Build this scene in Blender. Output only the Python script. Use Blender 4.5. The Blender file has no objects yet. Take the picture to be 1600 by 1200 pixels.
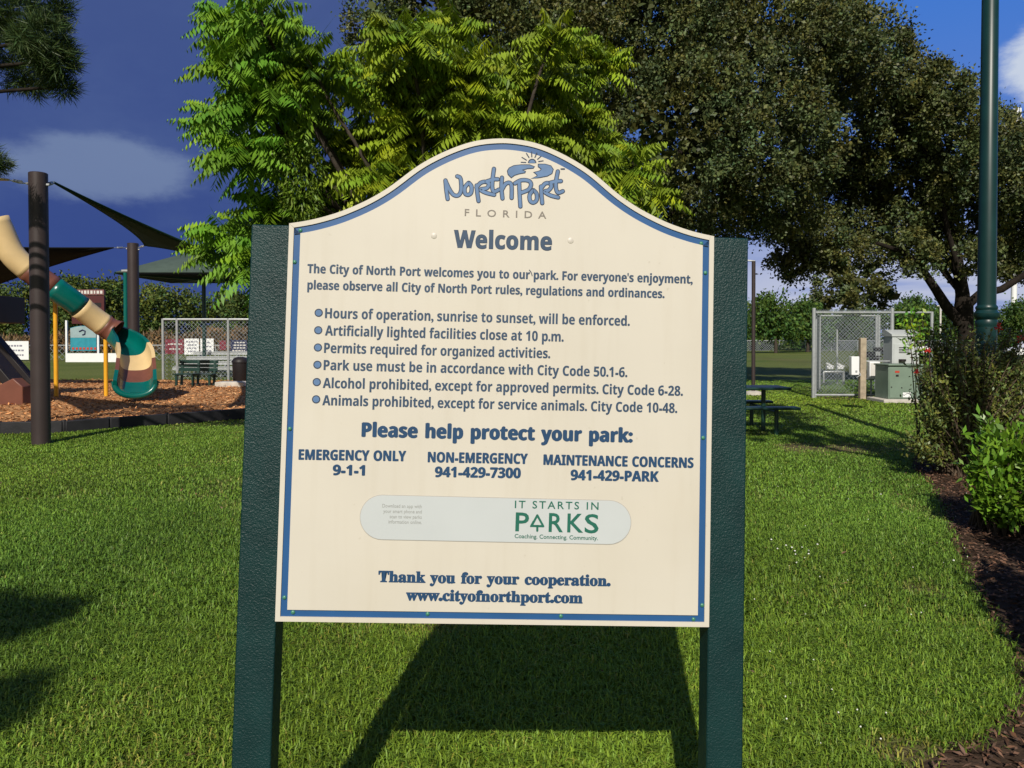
import bpy, math, random
import numpy as np
from mathutils import Vector, Matrix

random.seed(7)
rng = np.random.default_rng(11)
C = bpy.context.scene.collection
R = math.radians

# ------------------------------------------------------------------ camera
F, CAM_H, PITCH = 1200.0, 1.6, R(1.1)
CY = 530.0 + F * math.tan(PITCH)          # picture row of the optical axis: the photograph is cropped off centre
cam = bpy.data.cameras.new("camera")
cam.sensor_width = 36.0
cam.lens = 27.0
cam.shift_y = (CY - 600.0) / 1600.0
cam.clip_start = 0.05
cam.clip_end = 3000.0
cam_ob = bpy.data.objects.new("camera", cam)
cam_ob.location = (0, 0, CAM_H)
cam_ob.rotation_euler = (math.pi / 2 - PITCH, 0, 0)
C.objects.link(cam_ob)
scene = bpy.context.scene
scene.camera = cam_ob

# ------------------------------------------------------------------ light
SUN_EL, SUN_AZ = R(37.6), R(7.2)        # the sun stands behind the viewer, a little to the left
SUN_DIR = Vector((-math.sin(SUN_AZ) * math.cos(SUN_EL), -math.cos(SUN_AZ) * math.cos(SUN_EL), math.sin(SUN_EL)))
sun = bpy.data.lights.new("sun", 'SUN')
sun.energy = 4.8
sun.angle = R(0.5)
sun.color = (1.0, 0.93, 0.82)
sun_ob = bpy.data.objects.new("sun", sun)
sun_ob.rotation_euler = (-SUN_DIR).to_track_quat('-Z', 'Y').to_euler()
sun_ob.location = (0, -10, 30)
C.objects.link(sun_ob)

world = bpy.data.worlds.new("World")
scene.world = world
world.use_nodes = True
wt = world.node_tree
wt.nodes.clear()


def wn(kind, **kw):
    n = wt.nodes.new(kind)
    for k, v in kw.items():
        setattr(n, k, v)
    return n


def wmath(op, a, b=None, clamp=False):
    n = wn('ShaderNodeMath', operation=op, use_clamp=clamp)
    for i, v in enumerate((a, b)):
        if v is None:
            continue
        if isinstance(v, (int, float)):
            n.inputs[i].default_value = v
        else:
            wt.links.new(v, n.inputs[i])
    return n.outputs[0]


def wrange(v, a, b, smooth=True):
    n = wn('ShaderNodeMapRange', interpolation_type='SMOOTHSTEP' if smooth else 'LINEAR')
    wt.links.new(v, n.inputs[0])
    n.inputs[1].default_value = a
    n.inputs[2].default_value = b
    return n.outputs[0]


def wmix(f, a, b):
    n = wn('ShaderNodeMix', data_type='RGBA')
    wt.links.new(f, n.inputs[0])
    for i, v in ((6, a), (7, b)):
        if isinstance(v, tuple):
            n.inputs[i].default_value = (*v, 1)
        else:
            wt.links.new(v, n.inputs[i])
    return n.outputs[2]


sky = wn('ShaderNodeTexSky', sky_type='NISHITA')
sky.sun_disc = False
sky.sun_elevation = SUN_EL
sky.sun_rotation = math.pi + SUN_AZ
bg_sky = wn('ShaderNodeBackground')
bg_sky.inputs[1].default_value = 0.05
wt.links.new(sky.outputs[0], bg_sky.inputs[0])

# the storm front in the north: cloud colours by direction, azimuth 0 straight ahead
tc = wn('ShaderNodeTexCoord')
sep = wn('ShaderNodeSeparateXYZ')
wt.links.new(tc.outputs['Generated'], sep.inputs[0])
X, Y, Z = sep.outputs
az = wmath('ARCTAN2', X, Y)
el = wmath('ARCSINE', Z)
comb = wn('ShaderNodeCombineXYZ')
wt.links.new(az, comb.inputs[0])
wt.links.new(el, comb.inputs[1])


def wnoise(sx, sy, scale, detail=6, rough=.55, off=0.0):
    m = wn('ShaderNodeMapping')
    m.inputs['Scale'].default_value = (sx, sy, 1)
    m.inputs['Location'].default_value = (off, off * .7, 0)
    wt.links.new(comb.outputs[0], m.inputs[0])
    n = wn('ShaderNodeTexNoise')
    n.inputs['Scale'].default_value = scale
    n.inputs['Detail'].default_value = detail
    n.inputs['Roughness'].default_value = rough
    wt.links.new(m.outputs[0], n.inputs['Vector'])
    return n.outputs[0]


def bump(v, c, w):                       # 1 at c, falling to 0 at a distance w
    d = wmath('ABSOLUTE', wmath('SUBTRACT', v, c))
    return wmath('SUBTRACT', 1.0, wrange(d, 0.0, w))


n1 = wnoise(1, 1.6, 5.0)
n2 = wnoise(1, 2.0, 10.0, 9, .62, off=3.1)
storm = wmix(wrange(el, 0.0, 0.42), (0.036, 0.068, 0.25), (0.055, 0.092, 0.26))
storm = wmix(wmath('MULTIPLY', wrange(n1, .42, .72), .45), storm, (0.085, 0.135, 0.31))
blue = wmix(wrange(el, 0.02, 0.45), (0.16, 0.25, 0.58), (0.048, 0.185, 0.62))
front = wmix(wrange(az, -0.08, 0.34), storm, blue)
# heap of cloud low on the left
m = wmath('MULTIPLY', bump(az, -0.49, 0.20), bump(el, 0.195, 0.075))
m = wmath('ADD', m, wmath('MULTIPLY', wmath('SUBTRACT', n2, 0.5), 0.9))
front = wmix(wmath('MULTIPLY', wrange(m, .34, .72), .66), front, (0.20, 0.27, 0.43))
# small pale cloud beside the light green tree
m = wmath('MULTIPLY', bump(az, -0.35, 0.075), bump(el, 0.25, 0.06))
m = wmath('ADD', m, wmath('MULTIPLY', wmath('SUBTRACT', n2, 0.5), 1.6))
front = wmix(wmath('MULTIPLY', wrange(m, .35, .95), .45), front, (0.32, 0.38, 0.55))
# white heap high on the right
m = wmath('MULTIPLY', bump(az, 0.615, 0.10), bump(el, 0.285, 0.075))
m = wmath('ADD', m, wmath('MULTIPLY', wmath('SUBTRACT', n2, 0.5), 1.0))
front = wmix(wrange(m, .38, .72), front, (0.56, 0.63, 0.76))
m = wmath('MULTIPLY', bump(az, 0.60, 0.13), bump(el, 0.43, 0.05))
m = wmath('ADD', m, wmath('MULTIPLY', wmath('SUBTRACT', n1, 0.5), 1.0))
front = wmix(wmath('MULTIPLY', wrange(m, .45, .9), .6), front, (0.40, 0.52, 0.78))
# pale banded cloud along the horizon on the right
m = wmath('MULTIPLY', wrange(az, 0.1, 0.35), bump(el, 0.05, 0.12))
n3 = wnoise(.5, 5, 8.0, off=1.3)
m = wmath('MULTIPLY', m, wrange(n3, .2, .55))
front = wmix(wmath('MULTIPLY', m, 1.0, True), front, (0.50, 0.54, 0.70))
bg_front = wn('ShaderNodeBackground')
bg_front.inputs[1].default_value = 1.0
wt.links.new(front, bg_front.inputs[0])
mixs = wn('ShaderNodeMixShader')
wt.links.new(wrange(Y, -0.15, 0.45), mixs.inputs[0])
wt.links.new(bg_sky.outputs[0], mixs.inputs[1])
wt.links.new(bg_front.outputs[0], mixs.inputs[2])
wout = wn('ShaderNodeOutputWorld')
wt.links.new(mixs.outputs[0], wout.inputs[0])

scene.view_settings.view_transform = 'Standard'
scene.view_settings.look = 'None'
scene.view_settings.exposure = 0.0
scene.view_settings.gamma = 1.0
scene.render.engine = 'CYCLES'
scene.cycles.max_bounces = 6
scene.cycles.use_denoising = True


# ------------------------------------------------------------------ helpers
def ray(px, py):
    a, b = (px - 800) / F, (CY - py) / F
    return Vector((a, math.cos(PITCH) + b * math.sin(PITCH), -math.sin(PITCH) + b * math.cos(PITCH)))


def at(px, py, D):
    d = ray(px, py)
    return Vector((0, 0, CAM_H)) + d * (D / d.y)


def gr(px, py, z=0.0):
    d = ray(px, py)
    return Vector((0, 0, CAM_H)) + d * ((z - CAM_H) / d.z)


def mat(name, col, rough=.6, spec=.4, var=.12, scale=6.0, bump=0.0, bscale=None, col2=None, attr=None, metal=0.0, trans=0.0, coat=0.0):
    m = bpy.data.materials.new(name)
    m.use_nodes = True
    t = m.node_tree
    b = t.nodes['Principled BSDF']
    b.inputs['Roughness'].default_value = rough
    b.inputs['Specular IOR Level'].default_value = spec
    b.inputs['Metallic'].default_value = metal
    b.inputs['Coat Weight'].default_value = coat
    tc = t.nodes.new('ShaderNodeTexCoord')
    no = t.nodes.new('ShaderNodeTexNoise')
    no.inputs['Scale'].default_value = scale
    no.inputs['Detail'].default_value = 5
    t.links.new(tc.outputs['Object'], no.inputs['Vector'])
    mx = t.nodes.new('ShaderNodeMix')
    mx.data_type = 'RGBA'
    mr = t.nodes.new('ShaderNodeMapRange')
    mr.inputs[1].default_value, mr.inputs[2].default_value = .3, .7
    t.links.new(no.outputs[0], mr.inputs[0])
    t.links.new(mr.outputs[0], mx.inputs[0])
    c2 = col2 if col2 else tuple(min(1, c * (1 + var)) for c in col)
    c1 = col if col2 else tuple(c * (1 - var) for c in col)
    mx.inputs[6].default_value = (*c1, 1)
    mx.inputs[7].default_value = (*c2, 1)
    out = mx.outputs[2]
    if attr:
        at_ = t.nodes.new('ShaderNodeAttribute')
        at_.attribute_name = attr
        m2 = t.nodes.new('ShaderNodeMix')
        m2.data_type = 'RGBA'
        m2.blend_type = 'MULTIPLY'
        m2.inputs[0].default_value = 1
        t.links.new(out, m2.inputs[6])
        t.links.new(at_.outputs['Color'], m2.inputs[7])
        out = m2.outputs[2]
    t.links.new(out, b.inputs['Base Color'])
    if bump:
        n2 = t.nodes.new('ShaderNodeTexNoise')
        n2.inputs['Scale'].default_value = bscale or scale * 6
        n2.inputs['Detail'].default_value = 4
        t.links.new(tc.outputs['Object'], n2.inputs['Vector'])
        bp = t.nodes.new('ShaderNodeBump')
        bp.inputs['Strength'].default_value = bump
        bp.inputs['Distance'].default_value = .01
        t.links.new(n2.outputs[0], bp.inputs['Height'])
        t.links.new(bp.outputs[0], b.inputs['Normal'])
    if trans:
        tr = t.nodes.new('ShaderNodeBsdfTranslucent')
        t.links.new(out, tr.inputs['Color'])
        ms = t.nodes.new('ShaderNodeMixShader')
        ms.inputs[0].default_value = trans
        t.links.new(b.outputs[0], ms.inputs[1])
        t.links.new(tr.outputs[0], ms.inputs[2])
        t.links.new(ms.outputs[0], t.nodes['Material Output'].inputs['Surface'])
    return m


def tag(o, label=None, cat=None, group=None, kind=None):
    if label:
        o['label'] = label
    if cat:
        o['category'] = cat
    if group:
        o['group'] = group
    if kind:
        o['kind'] = kind
    return o


def empty(name, loc, label=None, cat=None, group=None):
    o = bpy.data.objects.new(name, None)
    o.location = loc
    o.empty_display_size = .2
    C.objects.link(o)
    return tag(o, label, cat, group)


def root_of(o):
    while o.parent:
        o = o.parent
    return o


class MB:
    """Collects shapes; build() links them as ONE mesh object."""

    def __init__(self):
        self.v, self.f = [], []

    def add(self, vs, fs):
        n = len(self.v)
        self.v += [tuple(v) for v in vs]
        self.f += [tuple(i + n for i in f) for f in fs]
        return self

    def box(self, c, s, rot=None):
        hx, hy, hz = s[0] / 2, s[1] / 2, s[2] / 2
        vs = [Vector((x * hx, y * hy, z * hz)) for x in (-1, 1) for y in (-1, 1) for z in (-1, 1)]
        if rot is not None:
            vs = [rot @ v for v in vs]
        vs = [v + Vector(c) for v in vs]
        return self.add(vs, [(0, 1, 3, 2), (4, 6, 7, 5), (0, 4, 5, 1), (2, 3, 7, 6), (0, 2, 6, 4), (1, 5, 7, 3)])

    def beam(self, a, b, w, h=None, up=(0, 0, 1)):
        a, b = Vector(a), Vector(b)
        d = (b - a)
        L = d.length
        d.normalize()
        up = Vector(up)
        if abs(d.dot(up)) > .98:
            up = Vector((0, 1, 0))
        s = d.cross(up).normalized()
        u = s.cross(d)
        return self.box((a + b) / 2, (L, w, h or w), Matrix((d, s, u)).transposed())

    def tube(self, path, r, n=8, cap=True):
        path = [Vector(p) for p in path]
        if isinstance(r, (int, float)):
            r = [r] * len(path)
        vs, fs = [], []
        prev = None
        for i, p in enumerate(path):
            t = (path[min(i + 1, len(path) - 1)] - path[max(i - 1, 0)])
            if t.length < 1e-9:
                t = Vector((0, 0, 1))
            t.normalize()
            if prev is None:
                ref = Vector((0, 0, 1)) if abs(t.z) < .9 else Vector((1, 0, 0))
                s = t.cross(ref).normalized()
            else:
                s = (prev - t * prev.dot(t)).normalized()
            prev = s
            u = t.cross(s)
            for k in range(n):
                a = 2 * math.pi * k / n
                vs.append(p + (s * math.cos(a) + u * math.sin(a)) * r[i])
        for i in range(len(path) - 1):
            for k in range(n):
                a, b = i * n + k, i * n + (k + 1) % n
                fs.append((a, b, b + n, a + n))
        if cap:
            fs.append(tuple(range(n - 1, -1, -1)))
            fs.append(tuple((len(path) - 1) * n + k for k in range(n)))
        return self.add(vs, fs)

    def lathe(self, c, prof, n=20):
        vs, fs = [], []
        for r, z in prof:
            for k in range(n):
                a = 2 * math.pi * k / n
                vs.append((c[0] + r * math.cos(a), c[1] + r * math.sin(a), c[2] + z))
        for i in range(len(prof) - 1):
            for k in range(n):
                a, b = i * n + k, i * n + (k + 1) % n
                fs.append((a, b, b + n, a + n))
        fs.append(tuple(range(n - 1, -1, -1)))
        fs.append(tuple((len(prof) - 1) * n + k for k in range(n)))
        return self.add(vs, fs)

    def prism(self, loop, y0, y1):
        """loop of (x, z): extruded from y0 to y1"""
        n = len(loop)
        vs = [(x, y0, z) for x, z in loop] + [(x, y1, z) for x, z in loop]
        fs = [tuple(range(n)), tuple(range(2 * n - 1, n - 1, -1))]
        fs += [(i, i + n, (i + 1) % n + n, (i + 1) % n) for i in range(n)]
        return self.add(vs, fs)

    def build(self, name, m, parent=None, smooth=False, bevel=0.0, local=False, label=None):
        me = bpy.data.meshes.new(name)
        vs = self.v
        if parent is not None and not local:
            o0 = root_of(parent).location
            vs = [(v[0] - o0.x, v[1] - o0.y, v[2] - o0.z) for v in vs]
        me.from_pydata(vs, [], self.f)
        me.validate()
        import bmesh
        bm = bmesh.new()
        bm.from_mesh(me)
        bmesh.ops.recalc_face_normals(bm, faces=bm.faces)
        bm.to_mesh(me)
        bm.free()
        if smooth:
            me.polygons.foreach_set('use_smooth', [True] * len(me.polygons))
        me.set_sharp_from_angle(angle=R(42))
        me.materials.append(m)
        o = bpy.data.objects.new(name, me)
        C.objects.link(o)
        if parent is not None:
            o.parent = parent
        if bevel:
            b = o.modifiers.new('bevel', 'BEVEL')
            b.width = bevel
            b.segments = 2
            b.limit_method = 'ANGLE'
        if label:
            o['label'] = label
        return o


def np_mesh(name, V, faces, m, cols=None, parent=None, smooth=False):
    """V (N,3); faces (M,k) all of one size; one colour per vertex"""
    if parent is not None:
        V = V - np.array(root_of(parent).location)
    M, k = faces.shape
    me = bpy.data.meshes.new(name)
    me.vertices.add(len(V))
    me.vertices.foreach_set('co', np.ascontiguousarray(V, dtype=np.float32).ravel())
    me.loops.add(M * k)
    me.loops.foreach_set('vertex_index', np.ascontiguousarray(faces, dtype=np.int32).ravel())
    me.polygons.add(M)
    me.polygons.foreach_set('loop_start', np.arange(0, M * k, k, dtype=np.int32))
    me.update(calc_edges=True)
    if cols is not None:
        a = me.color_attributes.new('tint', 'FLOAT_COLOR', 'POINT')
        a.data.foreach_set('color', np.c_[cols, np.ones(len(cols))].astype(np.float32).ravel())
    me.materials.append(m)
    o = bpy.data.objects.new(name, me)
    C.objects.link(o)
    if parent is not None:
        o.parent = parent
    return o


def norm(a):
    return a / np.maximum(np.linalg.norm(a, axis=1, keepdims=True), 1e-9)


def leaves(P, A, S, L, W, col):
    """P base, A leaf direction, S width direction -> verts, quads, colours (a pointed leaf of four corners)"""
    A = norm(A)
    S = norm(S - A * (S * A).sum(1, keepdims=True))
    L, W = np.asarray(L).reshape(-1, 1), np.asarray(W).reshape(-1, 1)
    N = len(P)
    nrm = np.cross(A, S)
    V = np.empty((N, 4, 3))
    V[:, 0] = P
    V[:, 1] = P + A * L * .45 + S * W * .5 + nrm * W * .12
    V[:, 2] = P + A * L
    V[:, 3] = P + A * L * .45 - S * W * .5 + nrm * W * .12
    return V.reshape(-1, 3), np.arange(N * 4).reshape(N, 4), np.repeat(col, 4, axis=0)


def join(parts):
    V, Fc, Cc, n = [], [], [], 0
    for v, f, c in parts:
        V.append(v)
        Fc.append(f + n)
        Cc.append(c)
        n += len(v)
    return np.concatenate(V), np.concatenate(Fc), np.concatenate(Cc)


def tints(n, base=1.0, spread=.3, warm=.15):
    b = base * (1 + spread * rng.uniform(-1, 1, (n, 1)))
    w = rng.uniform(-1, 1, (n, 1)) * warm
    return np.clip(b * np.c_[1 + w, np.ones((n, 1)), 1 - w], .02, 3)


def pnoise(x, y, s, seed=0):
    r = np.random.default_rng(seed)
    out = 0
    for k in range(7):
        a = r.uniform(0, 6.28)
        f = s * r.uniform(.6, 1.9)
        out = out + np.sin((x * math.cos(a) + y * math.sin(a)) * f + r.uniform(0, 6.28))
    return out / 7 * 1.6


# ------------------------------------------------------------------ materials
M = {}
M['cream'] = mat('cream_board', (.565, .530, .465), .45, .3, .03, 3.0)
def weathered_board(m):
    """faint rain streaks and dust on the board's own paint"""
    t = m.node_tree
    b = t.nodes['Principled BSDF']
    src = b.inputs['Base Color'].links[0].from_socket
    tc_ = t.nodes.new('ShaderNodeTexCoord')
    col = src
    for sx, sz, scale, lo, hi, amt, tint in ((9, .7, 3.0, .52, .80, .22, (.80, .76, .68)), (1, 1, 2.2, .48, .78, .30, (.88, .84, .74)), (1, 1, 45, .68, .76, .35, (.62, .58, .50))):
        mp = t.nodes.new('ShaderNodeMapping')
        mp.inputs['Scale'].default_value = (sx, 1, sz)
        t.links.new(tc_.outputs['Object'], mp.inputs[0])
        n = t.nodes.new('ShaderNodeTexNoise')
        n.inputs['Scale'].default_value = scale
        n.inputs['Detail'].default_value = 6
        t.links.new(mp.outputs[0], n.inputs['Vector'])
        r = t.nodes.new('ShaderNodeMapRange')
        r.inputs[1].default_value, r.inputs[2].default_value, r.inputs[4].default_value = lo, hi, amt
        t.links.new(n.outputs[0], r.inputs[0])
        mx = t.nodes.new('ShaderNodeMix')
        mx.data_type = 'RGBA'
        mx.blend_type = 'MULTIPLY'
        t.links.new(r.outputs[0], mx.inputs[0])
        t.links.new(col, mx.inputs[6])
        mx.inputs[7].default_value = (*tint, 1)
        col = mx.outputs[2]
    t.links.new(col, b.inputs['Base Color'])


weathered_board(M['cream'])
M['sign_blue'] = mat('sign_blue', (.019, .085, .235), .4, .4, .08, 8)
M['text_blue'] = mat('text_blue', (.033, .064, .118), .5, .3, .08, 20)
M['text_deep'] = mat('text_deep_blue', (.014, .053, .128), .5, .3, .08, 20)
M['text_grey'] = mat('text_grey', (.19, .17, .15), .5, .3, .05, 20)
M['logo_light'] = mat('logo_blue', (.095, .175, .33), .5, .3, .12, 30)
M['logo_dark'] = mat('carve_shade_and_marks', (.04, .055, .09), .6, .2, .1, 30)  # shade inside the carved edges as a colour; also sun rays and scratch
M['plaque'] = mat('plaque_white', (.485, .515, .53), .35, .4, .03, 5)
M['plaque_edge'] = mat('plaque_edge', (.36, .34, .31), .5, .3, .05, 5)
M['plaque_green'] = mat('plaque_green', (.014, .12, .085), .5, .3, .05, 20)
M['plaque_grey'] = mat('plaque_grey', (.30, .31, .30), .5, .3, .05, 20)
M['bolt'] = mat('bolt_green', (.05, .2, .13), .35, .5, .2, 60)
M['plug'] = mat('cream_plug', (.53, .495, .44), .4, .4, .03, 8)


def pebbled(name, col, col2, rough, strength, scale):
    m = mat(name, col, rough, .3, .1, 9, col2=col2)
    t = m.node_tree
    tc_ = t.nodes.new('ShaderNodeTexCoord')
    v = t.nodes.new('ShaderNodeTexVoronoi')
    v.inputs['Scale'].default_value = scale
    n = t.nodes.new('ShaderNodeTexNoise')
    n.inputs['Scale'].default_value = scale * .7
    n.inputs['Detail'].default_value = 3
    ad = t.nodes.new('ShaderNodeMath')
    ad.operation = 'MULTIPLY_ADD'
    t.links.new(tc_.outputs['Object'], v.inputs['Vector'])
    t.links.new(tc_.outputs['Object'], n.inputs['Vector'])
    t.links.new(v.outputs['Distance'], ad.inputs[0])
    ad.inputs[1].default_value = .5
    t.links.new(n.outputs[0], ad.inputs[2])
    b = t.nodes.new('ShaderNodeBump')
    b.inputs['Strength'].default_value = strength
    b.inputs['Distance'].default_value = .004
    t.links.new(ad.outputs[0], b.inputs['Height'])
    t.links.new(b.outputs[0], t.nodes['Principled BSDF'].inputs['Normal'])
    return m


M['post_green'] = pebbled('pebbled_green_plastic', (.0026, .021, .023), (.0055, .033, .034), .46, .5, 260)
M['lamp_green'] = mat('lamp_green_paint', (.005, .030, .030), .38, .4, .15, 4)
M['post_brown'] = mat('brown_post_paint', (.040, .029, .029), .45, .4, .12, 3)
M['sail_dark'] = mat('sail_black_green', (.010, .012, .013), .9, .1, .1, 3)
M['sail_green'] = mat('sail_dark_green', (.014, .040, .028), .9, .1, .1, 3)
M['sail_grey'] = mat('canopy_grey_green', (.06, .085, .075), .9, .1, .1, 3)
M['steel'] = mat('galvanised_steel', (.36, .38, .39), .45, .5, .12, 12, metal=.3)
M['wire'] = mat('chain_link_wire', (.22, .25, .28), .5, .5, .1, 12)
M['tan'] = mat('tan_plastic', (.62, .46, .235), .4, .45, .06, 3)
M['slide_brown'] = mat('brown_plastic', (.15, .055, .036), .45, .4, .12, 3)
M['teal'] = mat('teal_plastic', (.0, .105, .088), .25, .5, .1, 3)
M['yellow'] = mat('yellow_paint', (.72, .36, .02), .35, .5, .08, 5)
M['deck_dark'] = mat('dark_plastic', (.016, .013, .014), .5, .3, .15, 3)
M['kerb'] = mat('black_border_timber', (.020, .020, .023), .6, .3, .25, 5, bump=.3)
M['maroon'] = mat('maroon_panel', (.07, .016, .018), .5, .3, .1, 3)
M['pale'] = mat('pale_paint', (.6, .58, .55), .5, .3, .06, 4)
M['white'] = mat('white_paint', (.74, .75, .76), .4, .4, .04, 4)
M['aluminium'] = mat('aluminium_plank', (.42, .44, .44), .4, .5, .1, 5, metal=.3)
M['concrete'] = mat('pale_concrete', (.48, .45, .40), .85, .2, .15, 6, bump=.3)
M['navy'] = mat('navy_vinyl', (.02, .025, .07), .6, .2, .1, 4)
M['red_vinyl'] = mat('dark_red_vinyl', (.17, .03, .045), .6, .2, .25, 4)
M['teal_vinyl'] = mat('teal_vinyl', (.03, .24, .31), .6, .2, .15, 3)
M['ink'] = mat('faint_ink', (.22, .22, .27), .7, .2, .1, 9)
M['table_green'] = mat('dark_green_coating', (.008, .035, .028), .35, .5, .15, 6)
M['cabinet'] = mat('grey_cabinet', (.44, .47, .47), .5, .4, .06, 4)
M['transformer'] = mat('transformer_green', (.165, .225, .175), .5, .4, .08, 4)
M['sticker_red'] = mat('red_sticker', (.45, .05, .03), .5, .3, .1, 30)
M['timber'] = mat('weathered_timber', (.36, .30, .22), .8, .2, .25, 9, bump=.4)
M['glass'] = mat('dark_glass', (.02, .025, .03), .08, .6, .1, 3)
M['tyre'] = mat('tyre_rubber', (.02, .02, .02), .8, .2, .1, 5)
M['bark'] = mat('grey_bark', (.055, .045, .036), .9, .1, .35, 8, bump=.8, bscale=30)
M['bark_shaded'] = mat('shaded_dark_bark', (.020, .016, .013), .9, .1, .35, 8, bump=.8, bscale=30)  # crown shade on the oak trunks darkened into the bark colour
M['stem'] = mat('brown_stem', (.085, .062, .042), .85, .15, .3, 20)
M['leaf_lime'] = mat('fresh_leaf', (.205, .288, .018), .5, .3, .15, 1.2, attr='tint', trans=.15)
M['leaf_oak'] = mat('oak_leaf', (.082, .098, .031), .5, .3, .2, .7, attr='tint', trans=.1)
M['leaf_pine'] = mat('pine_needle', (.05, .085, .022), .5, .3, .2, 1.5, attr='tint', trans=.1)
M['leaf_wood'] = mat('woodland_leaf', (.078, .112, .024), .6, .2, .3, .12, attr='tint', trans=.1)
M['leaf_right'] = mat('broadleaf', (.055, .105, .02), .6, .2, .3, .2, attr='tint', trans=.1)
M['leaf_brush'] = mat('dry_brush', (.16, .105, .055), .7, .2, .3, .4, attr='tint')
M['leaf_fire'] = mat('olive_leaf', (.125, .155, .036), .45, .4, .25, 3, attr='tint', trans=.12)
M['leaf_bright'] = mat('bright_shrub_leaf', (.13, .25, .02), .38, .45, .15, 3, attr='tint', trans=.15)
M['flower_red'] = mat('red_flower', (.55, .03, .02), .5, .3, .2, 20)
M['blade'] = mat('grass_blade', (.125, .215, .025), .5, .25, .12, .35, attr='tint', trans=.15)
M['petal'] = mat('white_petal', (.75, .75, .7), .6, .2, .05, 30)
M['chip'] = mat('bark_chip', (.10, .055, .035), .8, .2, .4, 14, attr='tint')
M['chip_tan'] = mat('tan_wood_chip', (.40, .20, .085), .8, .2, .25, 8, attr='tint')

# ------------------------------------------------------------------ ground
# bare or dry patches of the lawn: (centre x, y, half widths, strength)
PATCH = []
for px, py, wx, wy, s in ((1300, 700, 1.0, .55, .9), (1395, 700, .4, .3, .6), (380, 792, .35, .3, .5), (1452, 925, .18, .16, .7),
                          (1445, 800, .2, .5, .5), (690, 985, .3, .2, .6), (1330, 622, 1.2, .8, .6), (300, 640, .1, .1, .0),
                          (1450, 1180, .25, .12, .9), (250, 1190, .25, .2, .3)):
    g = gr(px, py)
    PATCH.append((g.x, g.y, wx, wy, s))


def deadness(x, y):
    d = np.clip(pnoise(x, y, .9, 3) * .55 + pnoise(x, y, 3.2, 4) * .45 - .20, 0, 1) * .75
    for cx, cy, wx, wy, s in PATCH:
        q = ((x - cx) / wx) ** 2 + ((y - cy) / wy) ** 2 + .5 * pnoise(x, y, 9, 8)
        d = np.maximum(d, s * np.clip(1.3 - q, 0, 1))
    return d


def ground_material():
    m = bpy.data.materials.new('lawn_ground')
    m.use_nodes = True
    t = m.node_tree
    b = t.nodes['Principled BSDF']
    b.inputs['Roughness'].default_value = .9
    b.inputs['Specular IOR Level'].default_value = .1
    tc_ = t.nodes.new('ShaderNodeTexCoord')

    def noise(scale, detail=6, sx=1, sy=1):
        mp = t.nodes.new('ShaderNodeMapping')
        mp.inputs['Scale'].default_value = (sx, sy, 1)
        t.links.new(tc_.outputs['Object'], mp.inputs[0])
        n = t.nodes.new('ShaderNodeTexNoise')
        n.inputs['Scale'].default_value = scale
        n.inputs['Detail'].default_value = detail
        t.links.new(mp.outputs[0], n.inputs['Vector'])
        return n.outputs[0]

    def rng_(v, a, c):
        n = t.nodes.new('ShaderNodeMapRange')
        n.inputs[1].default_value, n.inputs[2].default_value = a, c
        t.links.new(v, n.inputs[0])
        return n.outputs[0]

    def mix(f, a, c):
        n = t.nodes.new('ShaderNodeMix')
        n.data_type = 'RGBA'
        t.links.new(f, n.inputs[0])
        for i, v in ((6, a), (7, c)):
            if isinstance(v, tuple):
                n.inputs[i].default_value = (*v, 1)
            else:
                t.links.new(v, n.inputs[i])
        return n.outputs[2]
    c = mix(rng_(noise(.35), .35, .68), (.090, .138, .020), (.150, .175, .038))
    c = mix(rng_(noise(.09, 4), .42, .7), c, (.21, .215, .070))
    c = mix(rng_(noise(14, 5), .3, .75), c, (.045, .072, .014))
    at_ = t.nodes.new('ShaderNodeAttribute')
    at_.attribute_name = 'dry'
    c = mix(at_.outputs['Fac'], c, (.115, .085, .048))
    t.links.new(c, b.inputs['Base Color'])
    bp = t.nodes.new('ShaderNodeBump')
    bp.inputs['Strength'].default_value = .7
    bp.inputs['Distance'].default_value = .05
    t.links.new(noise(24, 6), bp.inputs['Height'])
    t.links.new(bp.outputs[0], b.inputs['Normal'])
    return m


def build_ground():
    def axis(lo, hi, inner_lo, inner_hi, step):
        a = np.arange(inner_lo, inner_hi + 1e-6, step)
        out = [a]
        s, v = step, inner_hi
        while v < hi:
            s *= 1.35
            v = min(hi, v + s)
            out.append([v])
        s, v = step, inner_lo
        pre = []
        while v > lo:
            s *= 1.35
            v = max(lo, v - s)
            pre.append(v)
        return np.concatenate([pre[::-1]] + out)
    xs, ys = axis(-900, 900, -9, 12, .12), axis(-200, 1600, 1.5, 20, .12)
    gx, gy = np.meshgrid(xs, ys)
    V = np.c_[gx.ravel(), gy.ravel(), np.zeros(gx.size)]
    nx, ny = len(xs), len(ys)
    i = np.arange((ny - 1) * (nx - 1))
    r, c = i // (nx - 1), i % (nx - 1)
    a = r * nx + c
    Fc = np.c_[a, a + 1, a + nx + 1, a + nx]
    o = np_mesh('ground', V, Fc, ground_material())
    d = deadness(V[:, 0], V[:, 1])
    at_ = o.data.attributes.new('dry', 'FLOAT', 'POINT')
    at_.data.foreach_set('value', d.astype(np.float32))
    return tag(o, kind='structure')


build_ground()


def in_poly(x, y, poly):
    inside = np.zeros(len(x), bool)
    n = len(poly)
    for i in range(n):
        x0, y0 = poly[i]
        x1, y1 = poly[(i + 1) % n]
        c = ((y0 > y) != (y1 > y)) & (x < (x1 - x0) * (y - y0) / (y1 - y0 + 1e-12) + x0)
        inside ^= c
    return inside


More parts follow.
